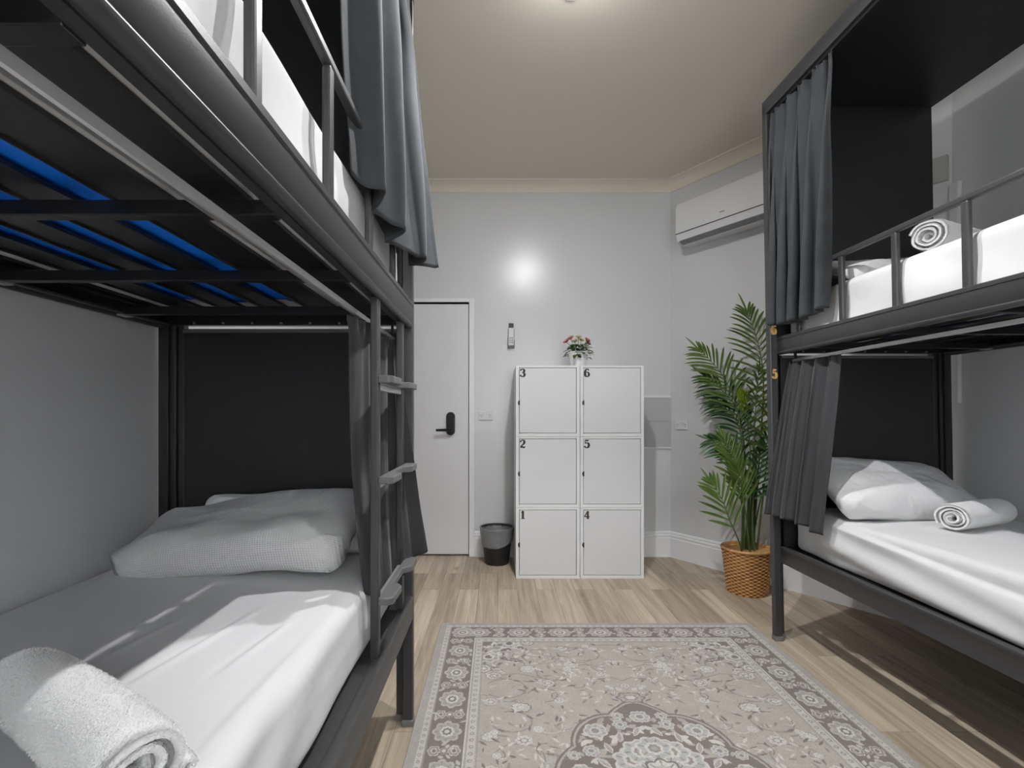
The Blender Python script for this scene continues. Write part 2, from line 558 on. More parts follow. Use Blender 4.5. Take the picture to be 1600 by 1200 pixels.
# ------------------------------------------------------------------ ceiling lamp
t = thing('ceiling_light', 'white ceiling light bar with two round heads above the rug', 'lamp', (LAMP_X, (LAMP_A + LAMP_B) / 2, CEIL))
b = MB(); b.box(LAMP_X - 0.021, LAMP_X + 0.021, 1.22, 2.275, CEIL - 0.022, CEIL)
b.build('bar', 'white', t, bevel=0.003)
for y_, tl in ((LAMP_A, 8), (LAMP_B, -22)):
    b = MB(); b.lathe([(0.012, 0.08), (0.014, 0.04), (0.045, 0.036), (0.050, 0.030), (0.052, 0.006), (0.048, 0.0), (0.044, 0.004), (0.001, 0.006)], (LAMP_X, y_, 2.900), 32)
    h_ = b.build('lamp_head', 'white', t, smooth='auto')
    b = MB(); b.lathe([(0.043, 0.0045), (0.043, 0.0015), (0.001, 0.001)], (LAMP_X, y_, 2.900), 32)
    b.build('diffuser', 'diffuser', h_)

# ------------------------------------------------------------------ digits
DIG = {
 '1': [[(0.28, 0.80, .05), (0.40, 0.86, .06), (0.52, 1.0, .09)], [(0.52, 1.0, .11), (0.52, 0.0, .11)], [(0.25, 0.03, .035), (0.8, 0.03, .035)]],
 '2': [[(0.18, 0.72, .10), (0.2, 0.88, .06), (0.45, 0.98, .05), (0.68, 0.9, .09), (0.74, 0.72, .12), (0.62, 0.5, .09), (0.35, 0.28, .06), (0.15, 0.08, .06)], [(0.15, 0.08, .08), (0.45, 0.10, .09), (0.72, 0.03, .07), (0.84, 0.2, .04)]],
 '3': [[(0.2, 0.78, .10), (0.24, 0.92, .06), (0.48, 0.98, .05), (0.70, 0.86, .10), (0.70, 0.68, .11), (0.55, 0.55, .06), (0.38, 0.53, .04)], [(0.45, 0.53, .04), (0.66, 0.46, .08), (0.78, 0.27, .12), (0.66, 0.07, .09), (0.42, 0.02, .05), (0.2, 0.1, .07), (0.18, 0.24, .10)]],
 '4': [[(0.6, 0.98, .06), (0.35, 0.62, .05), (0.10, 0.28, .05)], [(0.10, 0.27, .05), (0.90, 0.27, .05)], [(0.62, 1.0, .10), (0.62, 0.0, .10)], [(0.42, 0.03, .035), (0.82, 0.03, .035)]],
 '5': [[(0.25, 0.96, .07), (0.55, 0.92, .08), (0.76, 0.97, .04)], [(0.24, 0.97, .04), (0.22, 0.52, .04)], [(0.22, 0.54, .05), (0.45, 0.64, .05), (0.68, 0.55, .10), (0.78, 0.32, .12), (0.66, 0.08, .10), (0.42, 0.02, .05), (0.2, 0.1, .07), (0.18, 0.24, .10)]],
 '6': [[(0.74, 0.80, .09), (0.66, 0.95, .06), (0.48, 0.98, .05), (0.28, 0.80, .10), (0.2, 0.45, .12), (0.28, 0.12, .11), (0.5, 0.02, .05), (0.72, 0.12, .10), (0.78, 0.32, .11), (0.68, 0.52, .08), (0.48, 0.60, .04), (0.26, 0.48, .05)]],
}
def digit(ch, T2, depth_dir, hh=0.055, ww=0.045, th=0.0012):
    """T2(u,v)->point on the surface; strokes with their own widths"""
    mb = MB()
    for st in DIG[ch]:
        # catmull resample
        P = []
        for i in range(len(st) - 1):
            p0 = st[max(i - 1, 0)]; p1 = st[i]; p2 = st[i + 1]; p3 = st[min(i + 2, len(st) - 1)]
            for k in range(5):
                q = k / 5
                P.append(tuple(0.5 * ((2 * p1[c]) + (-p0[c] + p2[c]) * q + (2 * p0[c] - 5 * p1[c] + 4 * p2[c] - p3[c]) * q * q + (-p0[c] + 3 * p1[c] - 3 * p2[c] + p3[c]) * q ** 3) for c in range(3)))
        P.append(st[-1])
        Lp, Rp = [], []
        for i, p in enumerate(P):
            a = P[max(i - 1, 0)]; c = P[min(i + 1, len(P) - 1)]
            dx = (c[0] - a[0]) * ww; dy = (c[1] - a[1]) * hh; l = math.hypot(dx, dy) or 1
            nx, ny = -dy / l, dx / l; wd_ = p[2] * hh * 1.3
            Lp.append((p[0] * ww + nx * wd_, p[1] * hh + ny * wd_)); Rp.append((p[0] * ww - nx * wd_, p[1] * hh - ny * wd_))
        poly = Lp + Rp[::-1]
        n = len(Lp)
        top = [T2(*q) + depth_dir * th for q in poly]; bot = [T2(*q) for q in poly]
        m2 = len(poly)
        fs = [(i, i + 1, m2 - 2 - i, m2 - 1 - i) for i in range(n - 1)]
        fs += [(i, (i + 1) % m2, (i + 1) % m2 + m2, i + m2) for i in range(m2)]
        mb.add(top + bot, fs)
    return mb

# ------------------------------------------------------------------ lockers
LKW, LKH, LKD = 0.447, 0.4943, 0.50
LY = 3.56
def locker(num, x0, z0, label, inkmat):
    x1, z1 = x0 + LKW, z0 + LKH - 0.0015
    t = thing('storage_locker', label, 'locker', (x0 + LKW / 2, LY + LKD / 2, z0), 'grey storage lockers in two stacks of three')
    b = MB(); f = 0.022; y1 = LY + LKD
    x1b = x1 - 0.003
    b.box(x0, x0 + f, LY, y1, z0, z1); b.box(x1b - f, x1b, LY, y1, z0, z1)
    b.box(x0 + f, x1b - f, LY, y1, z0, z0 + 0.022); b.box(x0 + f, x1b - f, LY, y1, z1 - 0.014, z1)
    b.box(x0 + f, x1b - f, y1 - 0.01, y1, z0 + 0.022, z1 - 0.014)
    b.build('body', 'locker', t, bevel=0.0012)
    g = 0.003
    b = MB(); b.box(x0 + f + g, x1b - f - g, LY + 0.003, LY + 0.020, z0 + 0.022 + g, z1 - 0.014 - g)
    d = b.build('door', 'lockdoor', t, bevel=0.001)
    # cam lock: half-round dark tab at the door's left edge
    b = MB(); xc = x0 + f + g; zc = (z0 + z1) / 2 - 0.012
    poly = [(-0.011 * math.sin(PI * k / 10), 0.017 * math.cos(PI * k / 10)) for k in range(11)] + [(0.003, -0.017), (0.003, 0.017)]
    b.prism(poly, lambda x, z: (xc + x, LY + 0.004, zc + z), lambda x, z: (xc + x, LY - 0.004, zc + z))
    b.build('latch', 'ink', d)
    xd, zd = x0 + f + g, z1 - 0.014 - g - 0.006 - 0.054
    mb = digit(num, lambda u, v: Vector((xd + u, LY + 0.003, zd + v)), Vector((0, -1, 0)), 0.054, 0.046)
    mb.build('door_number', inkmat, d, recalc=False)
    return t
names = {'1': 'bottom left', '4': 'bottom right', '2': 'middle left', '5': 'middle right', '3': 'top left', '6': 'top right'}
for i, n_ in enumerate('123456'):
    x0 = 0.125 if i < 3 else 0.125 + LKW
    locker(n_, x0, (i % 3) * LKH + 0.0, 'pale grey locker with a dark number %s on its door, %s of the stack' % (n_, names[n_]),
           'brownink' if n_ in '14' else 'ink')
LTOP = 3 * LKH - 0.001

# potted flowers
fc = Vector((at(903, 560, 3.80).x, 3.80, LTOP + 0.001))
t = thing('flower_pot', 'small white pot of pink and cream roses on top of the lockers', 'potted plant', fc)
b = MB()
b.lathe([(0.001, 0), (0.052, 0), (0.056, 0.004), (0.073, 0.112), (0.077, 0.114), (0.077, 0.122), (0.071, 0.122), (0.068, 0.105), (0.001, 0.100)], fc, 40)
b.build('pot', 'pot', t, smooth='auto')
b = MB(); b.lathe([(0.001, 0.101), (0.067, 0.101), (0.066, 0.108), (0.001, 0.110)], fc, 24); b.build('soil', 'soil', t, smooth=True)
rnd = random.Random(5)
b = MB(); lf = MB()
def leafblade(mb, p, d, up, L, W, curl=0.3, n=5, mt=None):
    d = d.normalized(); side = d.cross(up).normalized(); u = side.cross(d)
    vs = []
    for i in range(n + 1):
        q = i / n; wv = W * math.sin(PI * min(1, q * 0.92 + 0.08)) ** 0.8
        c = p + d * (L * q) - u * (curl * L * q * q)
        vs += [c - side * wv + u * wv * 0.3, c, c + side * wv + u * wv * 0.3]
    fs = []
    for i in range(n):
        a = i * 3
        fs += [(a, a + 1, a + 4, a + 3), (a + 1, a + 2, a + 5, a + 4)]
    mb.add(vs, fs, mt)
heads = []
for (dx, dz, dy) in ((-0.082, 0.195, 0.0), (-0.055, 0.215, -0.02), (0.0, 0.222, -0.02), (-0.02, 0.200, 0.03), (0.062, 0.205, -0.01), (0.075, 0.188, 0.03), (0.03, 0.21, 0.04)):
    p = fc + Vector((dx, dy, dz)); heads.append(p)
    b.tube([fc + Vector((dx * 0.25, dy * 0.3, 0.105)), fc + Vector((dx * 0.5, dy * 0.6, 0.15)), p], 0.0018, 6)
for k in range(110):
    a = rnd.uniform(0, 2 * PI); r = rnd.uniform(0.01, 0.085); z = rnd.uniform(0.105, 0.19) - r * 0.3
    p = fc + Vector((r * math.cos(a), r * math.sin(a), z))
    leafblade(b, p, Vector((math.cos(a), math.sin(a), rnd.uniform(-0.5, 0.6))), Vector((0, 0, 1)), rnd.uniform(0.028, 0.045), rnd.uniform(0.011, 0.017), 0.4, 4)
b.build('foliage', 'rosegreen', t, smooth=True, recalc=False)
for i, p in enumerate(heads):
    b = MB()
    ax_ = (Vector((p.x - fc.x, -0.06, 0.09))).normalized()       # blooms lean outwards and forwards
    e1 = ax_.cross(Vector((0, 0, 1))).normalized(); e2 = ax_.cross(e1)
    for ring, (n_, L, tilt) in enumerate(((6, 0.030, 0.15), (6, 0.026, 0.6), (5, 0.020, 1.1), (4, 0.014, 2.2))):
        for k in range(n_):
            a = 2 * PI * k / n_ + ring * 0.6 + i
            leafblade(b, p, e1 * math.cos(a) + e2 * math.sin(a) + ax_ * tilt, ax_, L, L * 0.55, -0.35, 5)
    b.build('flower', 'petal_pink' if i in (0, 1, 4, 5) else 'petal_cream', t, smooth=True, recalc=False)

# ------------------------------------------------------------------ wall items
# tile panel to the right of the lockers
b = MB()
x0, x1, z0, z1 = 0.80, C1.x - 0.002, at(0, 698, WBX).z, at(0, 621, WBX).z
zm = at(0, 658, WBX).z
for (a, c) in ((x0, 1.14), (1.14, x1)):
    for (e, f_) in ((z0, zm), (zm, z1)):
        b.box(a + 0.001, c - 0.001, WBX - 0.012, WBX + 0.002, e + 0.001, f_ - 0.001)
sp = b.build('tile_panel', 'tile', base=(x0, WBX, z0), bevel=0.001)
tag(sp, 'grey tiled splashback panel on the back wall beside the lockers', 'panel')
for (za, zb) in ((z1, z1 + 0.012), (z0 - 0.012, z0)):
    b = MB(); b.box(x0, x1, WBX - 0.014, WBX + 0.002, za, zb); b.build('edge_strip', 'skirt', sp)

def socket(c, dx, n, label):
    """c centre, dx horizontal unit, n outward normal"""
    t = thing('power_socket', label, 'socket', c)
    up = Vector((0, 0, 1))
    def T_(x, y, z): return c + dx * x + n * y + up * z
    b = MB(); b.box(-0.057, 0.057, 0, 0.012, -0.036, 0.036, T_); b.build('face_plate', 'white', t, bevel=0.004)
    for s_ in (-1, 1):
        b = MB()
        for (ax, az) in ((-0.007, 0.004), (0.007, 0.004), (0, -0.012)):
            b.box(s_ * 0.034 + ax - 0.0018, s_ * 0.034 + ax + 0.0018, 0.0119, 0.0127, az - 0.005, az + 0.005, T_)
        b.build('socket_slots', 'grey_btn', t)
    for s_ in (-1, 1):
        b = MB(); b.box(s_ * 0.010 - 0.005, s_ * 0.010 + 0.005, 0.0119, 0.0155, 0.006, 0.022, T_); b.build('switch', 'white', t, bevel=0.0008)
p = at(759, 649.5, WBX)
socket(Vector((p.x, WBX, p.z)), Vector((1, 0, 0)), Vector((0, -1, 0)), 'white double power socket on the back wall between door and lockers')
# on angled wall
du = (C2 - C1).normalized(); un = Vector((-0.834, -0.551)) 
_, nn = inward(C1, C2)
def on_angled(px, off=0.0):
    k = (px - 778) / 800.0
    # p = C1 + du*s + nn*off ; p.x = k*p.y
    P0 = C1 + nn * off
    s_ = (k * P0.y - P0.x) / (du.x - k * du.y)
    q = P0 + du * s_
    return q, s_
q, _s = on_angled(1066)
z = 1.14 + (648 - 664) * q.y / 800
socket(Vector((q.x, q.y, z)), Vector((du.x, du.y, 0)), Vector((nn.x, nn.y, 0)), 'white double power socket on the angled wall behind the palm')

# remote control in holder
p = at(798.5, 526, WBX)
t = thing('remote_control', 'white remote control in a wall holder above the lockers, black top end', 'remote', (p.x, WBX, p.z - 0.1))
b = MB(); b.box(p.x - 0.025, p.x + 0.025, WBX - 0.028, WBX, p.z - 0.095, p.z - 0.075); b.box(p.x - 0.027, p.x - 0.023, WBX - 0.028, WBX, p.z - 0.095, p.z - 0.01)
b.box(p.x + 0.023, p.x + 0.027, WBX - 0.028, WBX, p.z - 0.095, p.z - 0.03); b.box(p.x - 0.025, p.x + 0.025, WBX - 0.004, WBX, p.z - 0.09, p.z + 0.06)
b.build('holder', 'grey_btn', t, bevel=0.001)
b = MB(); b.box(p.x - 0.0215, p.x + 0.0215, WBX - 0.024, WBX - 0.005, p.z - 0.074, p.z + 0.068); rc = b.build('remote_body', 'white', t, bevel=0.003)
b = MB(); b.box(p.x - 0.019, p.x + 0.020, WBX - 0.0245, WBX - 0.006, p.z + 0.066, p.z + 0.104); b.build('display', 'glossblack', t, bevel=0.002)
for r_ in range(3):
    for c_ in range(2):
        b = MB(); b.box(p.x - 0.013 + c_ * 0.016, p.x - 0.003 + c_ * 0.016, WBX - 0.0255, WBX - 0.024, p.z - 0.055 + r_ * 0.018, p.z - 0.046 + r_ * 0.018)
        b.build('button', 'liner', rc)

# air conditioner on the angled wall
t = thing('air_conditioner', 'long white split air conditioner high on the angled wall', 'air conditioner', (on_angled(1120)[0].x, on_angled(1120)[0].y, 2.42))
def A(s_, off, z): 
    q = C1 + du * s_ + nn * off
    return Vector((q.x, q.y, z))
S0, S1 = 0.205, 1.055
prof = [(0, 2.43), (0.13, 2.415), (0.185, 2.435), (0.203, 2.487), (0.205, 2.50), (0.205, 2.68), (0.190, 2.715), (0.165, 2.72), (0, 2.72)]
b = MB(); b.loft([[A(S0, o_, z_) for o_, z_ in prof], [A(S0 + 0.003, o_, z_) for o_, z_ in prof], [A(S1, o_, z_) for o_, z_ in prof]])
b.build('housing', 'white', t, smooth='auto', angle=25)
b = MB(); b.loft([[A(S0 - 0.001, o_, z_) for o_, z_ in ((0.1, 2.4865), (0.2065, 2.4865), (0.2065, 2.4915), (0.1, 2.4915))], [A(S1 + 0.001, o_, z_) for o_, z_ in ((0.1, 2.4865), (0.2065, 2.4865), (0.2065, 2.4915), (0.1, 2.4915))]])
b.build('panel_gap', 'ink', t)
b = MB(); b.loft([[A(S0 + 0.02, o_, z_) for o_, z_ in ((0.12, 2.417), (0.1625, 2.419), (0.1855, 2.434), (0.188, 2.439), (0.18, 2.439), (0.12, 2.421))], [A(S1 - 0.02, o_, z_) for o_, z_ in ((0.12, 2.417), (0.1625, 2.419), (0.1855, 2.434), (0.188, 2.439), (0.18, 2.439), (0.12, 2.421))]])
b.build('air_flap', 'liner', t)
b = MB(); b.loft([[A(S0 + 0.36, o_, z_) for o_, z_ in ((0.2, 2.535), (0.2062, 2.535), (0.2062, 2.541), (0.2, 2.541))], [A(S0 + 0.395, o_, z_) for o_, z_ in ((0.2, 2.535), (0.2062, 2.535), (0.2062, 2.541), (0.2, 2.541))]])
b.build('badge', 'liner', t)

# beige box and white trunking in the right corner
dr, nr = inward(C2, C3)
def RW(s_, off, z):
    q = C2 + dr * s_ + nr * off
    return Vector((q.x, q.y, z))
def box_on(fn, s0, s1, o0, o1, z0, z1):
    mb = MB(); mb.add([fn(s, o, z) for z in (z0, z1) for o in (o0, o1) for s in (s0, s1)], [(0, 2, 3, 1), (4, 5, 7, 6), (0, 1, 5, 4), (2, 6, 7, 3), (0, 4, 6, 2), (1, 3, 7, 5)])
    return mb
LA = (C2 - C1).length
j = box_on(A, LA - 0.10, LA - 0.012, 0, 0.03, 2.36, 2.49).build('junction_box', 'beige', base=A(LA - 0.05, 0, 2.36), bevel=0.003)
tag(j, 'beige wiring box in the wall corner above the upper right bunk', 'box')
j = box_on(RW, 0.005, 0.055, 0, 0.022, 1.2, 2.33).build('cable_trunking', 'white', base=RW(0.03, 0, 1.2), bevel=0.003)
tag(j, 'white vertical cable cover in the corner behind the right bunk bed', 'cable cover')

# waste bin
bc = Vector((at(776.5, 850, 3.94).x, 3.94, 0.0))
t = thing('waste_bin', 'small black waste bin with a grey plastic liner beside the lockers', 'bin', bc)
b = MB()
b.lathe([(0.001, 0.0), (0.088, 0.0), (0.092, 0.005), (0.124, 0.268), (0.129, 0.270), (0.129, 0.278), (0.120, 0.278), (0.088, 0.012), (0.001, 0.010)], bc, 48)
b.build('bucket', 'binblack', t, smooth='auto')
b = MB()
def linerf(u, v):
    a = 2 * PI * u
    low = 0.155 + 0.030 * math.cos(a - 0.3) + 0.012 * math.sin(2 * a + 1)
    if v < 0.6:
        q = v / 0.6; z = low + (0.283 - low) * q; r = 0.0955 + (0.129 - 0.0955) * (z / 0.27) + 0.0035 + 0.002 * nz(math.cos(a) * 3, math.sin(a) * 3, z * 12)
        r += 0.004 * math.exp(-((z - 0.235) / 0.01) ** 2) * nz(math.cos(a) * 2, math.sin(a) * 2, 5)
    else:
        q = (v - 0.6) / 0.4; z = 0.283 - 0.11 * q; r = 0.124 - 0.028 * q + 0.006 * q * nz(math.cos(a) * 6, math.sin(a) * 6, z * 20)
    return (bc.x + r * math.cos(a), bc.y + r * math.sin(a), z)
b.grid(linerf, 72, 30, wrap_u=True)
b.build('bin_liner', 'liner', t, smooth=True, recalc=False, solid=0.0015)

# ------------------------------------------------------------------ palm
pc = Vector((1.605, 3.30, 0.0))
t = thing('potted_palm', 'tall artificial palm in a honey-coloured wicker basket beside the right bunk bed', 'plant', pc)
b = MB(); NT, NZ = 288, 120; HB = 0.285; attrs = []
def bask(u, v):
    a = 2 * PI * u; z = HB * v
    r = lerp(0.117, 0.150, v ** 0.9)
    row = v * 26
    ph = 1 if int(row) % 2 == 0 else -1
    w_ = math.sin(18 * a) * ph
    rb = abs(math.sin(PI * row))
    h = (0.5 + 0.5 * w_) * rb
    attrs.append((h, h, h))
    return (pc.x + (r + 0.006 * h) * math.cos(a), pc.y + (r + 0.006 * h) * math.sin(a), z)
b.grid(bask, NT, NZ, wrap_u=True)
# rim and inside
nb = len(b.v)
b.lathe([(0.152, HB - 0.012), (0.158, HB - 0.008), (0.158, HB + 0.002), (0.152, HB + 0.006), (0.144, HB + 0.004), (0.142, HB - 0.01), (0.132, 0.20), (0.113, 0.02), (0.001, 0.02)], pc, 64)
attrs += [(0.55, 0.55, 0.55)] * (len(b.v) - nb)
b.attr = attrs
b.build('wicker_basket', 'wicker', t, smooth=True, recalc=False)
b = MB(); b.lathe([(0.001, 0.21), (0.132, 0.21), (0.13, 0.225), (0.001, 0.235)], pc, 32); b.build('soil', 'soil', t, smooth=True)

def bez(pts, n):
    """catmull-rom through points"""
    P = [Vector(p) for p in pts]; out = []
    for i in range(len(P) - 1):
        p0 = P[max(i - 1, 0)]; p1 = P[i]; p2 = P[i + 1]; p3 = P[min(i + 2, len(P) - 1)]
        for k in range(n):
            q = k / n
            out.append(0.5 * ((2 * p1) + (p2 - p0) * q + (2 * p0 - 5 * p1 + 4 * p2 - p3) * q * q + (3 * p1 - p0 - 3 * p2 + p3) * q ** 3))
    out.append(P[-1]); return out

def frond(pts, start, nleaf, Lmax, matn, seed, facing=Vector((0, -1, 0)), spread=0.95, droop=0.25, r0=0.006, wid=0.0092):
    """pts: rachis control points from the soil up; start: fraction where leaflets begin"""
    rn = random.Random(seed)
    P = bez(pts, 12); N = len(P)
    b = MB()
    b.tube(P, [lerp(r0, 0.0012, i / (N - 1)) for i in range(N)], 7, mt='stem')
    for k in range(nleaf):
        q = start + (1 - start) * (k / (nleaf - 1)) ** 0.95 * 0.985
        x = q * (N - 1); i = min(int(x), N - 2); f = x - i
        p = P[i].lerp(P[i + 1], f); tg = (P[i + 1] - P[i]).normalized()
        side = tg.cross(facing).normalized()
        rel = (q - start) / (1 - start)
        L = Lmax * (0.55 + 0.45 * math.sin(PI * min(1, rel * 0.85 + 0.2))) * (1 - 0.30 * rel)
        for s_ in (-1, 1):
            ang = spread * (1 - 0.55 * rel) + rn.uniform(-0.07, 0.07)
            d = (tg * math.cos(ang) + side * s_ * math.sin(ang) + facing * rn.uniform(-0.08, 0.22)).normalized()
            Lk = L * rn.uniform(0.88, 1.08)
            # blade
            up = (facing * 0.9 + Vector((0, 0, 0.4))).normalized()
            sd = d.cross(up).normalized(); u = sd.cross(d)
            n = 7; vs = []
            for j_ in range(n + 1):
                qq = j_ / n
                wv = wid * (math.sin(PI * (qq * 0.86 + 0.07)) ** 0.75) * (0.75 + 0.5 * rel * 0 + 0.25)
                if j_ == n: wv = 0.0004
                c = p + d * (Lk * qq) + Vector((0, 0, -droop * Lk * qq * qq))
                vs += [c - sd * wv + u * wv * 0.45, c, c + sd * wv + u * wv * 0.45]
            fs = []
            for j_ in range(n):
                a = j_ * 3
                fs += [(a, a + 1, a + 4, a + 3), (a + 1, a + 2, a + 5, a + 4)]
            b.add(vs, fs, matn)
    # tip leaf
    leafblade(b, P[-1], (P[-1] - P[-3]), facing, Lmax * 0.5, wid * 0.8, 0.1, 6, matn)
    return b.build('frond', None, t, smooth=True, recalc=False)
def pp(px, py, Y): return at(px, py, Y)
base = lambda dx, dy: pc + Vector((dx, dy, 0.22))
F = Vector((0, -1, 0))
# tall rear-right frond
frond([base(0.03, 0.0), pp(1186, 720, 3.34), pp(1193, 600, 3.36), pp(1184, 535, 3.40), pp(1168, 490, 3.44)], 0.42, 15, 0.34, 'leaf_mid', 1, r0=0.008, spread=1.0)
# tall left fronds, two layers
frond([base(-0.02, 0.02), pp(1160, 720, 3.42), pp(1152, 640, 3.50), pp(1128, 585, 3.58), pp(1094, 548, 3.64)], 0.46, 17, 0.31, 'leaf_mid', 2, r0=0.008, spread=0.9)
frond([base(-0.01, 0.06), pp(1165, 740, 3.44), pp(1158, 662, 3.54), pp(1140, 622, 3.60), pp(1104, 590, 3.66)], 0.42, 15, 0.30, 'leaf_dark', 3, droop=0.32, spread=0.9)
frond([base(-0.01, 0.05), pp(1164, 750, 3.42), pp(1160, 690, 3.50), pp(1146, 650, 3.56), pp(1118, 630, 3.62)], 0.45, 12, 0.24, 'leaf_dark', 31, droop=0.36)
# upright centre
frond([base(0.02, -0.02), pp(1178, 740, 3.28), pp(1180, 650, 3.27), pp(1186, 580, 3.30)], 0.48, 12, 0.21, 'leaf_mid', 4, facing=Vector((0.3, -1, 0)).normalized())
# behind the bed post
frond([base(0.06, 0.0), pp(1196, 740, 3.22), pp(1206, 670, 3.20), pp(1222, 620, 3.22), pp(1245, 590, 3.25)], 0.35, 13, 0.24, 'leaf_mid', 5)
frond([base(0.04, 0.05), pp(1184, 760, 3.38), pp(1200, 690, 3.42), pp(1222, 665, 3.44)], 0.5, 10, 0.18, 'leaf_dark', 6)
# mid left
frond([base(-0.03, -0.02), pp(1162, 770, 3.26), pp(1157, 725, 3.28), pp(1140, 700, 3.30), pp(1112, 688, 3.33)], 0.45, 12, 0.22, 'leaf_dark', 7, droop=0.3)
frond([base(-0.04, 0.0), pp(1160, 800, 3.22), pp(1152, 750, 3.22), pp(1142, 715, 3.23), pp(1130, 685, 3.25)], 0.45, 11, 0.21, 'leaf_mid', 8, droop=0.15, spread=0.7)
# lower left, olive
frond([base(-0.05, -0.05), pp(1156, 850, 3.18), pp(1140, 812, 3.16), pp(1128, 780, 3.15), pp(1112, 755, 3.15)], 0.42, 10, 0.24, 'leaf_mid', 9, spread=0.75, droop=0.1)
# short upright ones through the middle
frond([base(0.0, -0.05), pp(1166, 810, 3.20), pp(1160, 765, 3.18), pp(1152, 730, 3.17)], 0.50, 10, 0.22, 'leaf_mid', 10, droop=0.08, spread=0.6)
frond([base(0.03, -0.04), pp(1176, 800, 3.22), pp(1182, 745, 3.21), pp(1190, 700, 3.21)], 0.45, 11, 0.18, 'leaf_dark', 11)
frond([base(0.0, 0.03), pp(1172, 720, 3.28), pp(1168, 665, 3.28), pp(1158, 620, 3.28)], 0.78, 6, 0.13, 'leaf_new', 12, spread=0.40, droop=0.0, wid=0.006)
frond([base(0.03, 0.02), pp(1184, 800, 3.3), pp(1192, 770, 3.28), pp(1204, 762, 3.28)], 0.6, 5, 0.11, 'leaf_dark', 13, droop=0.4)
# bare cane stems
for (dx, dy, px_, py_, Y_, r_) in ((0.045, 0.02, 1182, 700, 3.34, 0.013), (0.0, -0.01, 1171, 720, 3.31, 0.011), (-0.03, -0.02, 1158, 740, 3.28, 0.007), (0.02, 0.0, 1178, 690, 3.32, 0.010)):
    b = MB(); b.tube([base(dx, dy), base(dx, dy).lerp(pp(px_, py_, Y_), 0.5), pp(px_, py_, Y_)], [r_, r_ * 0.85, r_ * 0.5], 10)
    b.build('stem', 'stem', t, smooth=True)

# ------------------------------------------------------------------ bunk beds
def LB(x, d, z): return Vector((-0.311 - x, 1.87 - d, z))
def RB(x, d, z): return Vector((1.397 - 0.0184 * z + x + 0.026 * d, 2.575 - d + 0.026 * x, z))
BL = 2.06   # length

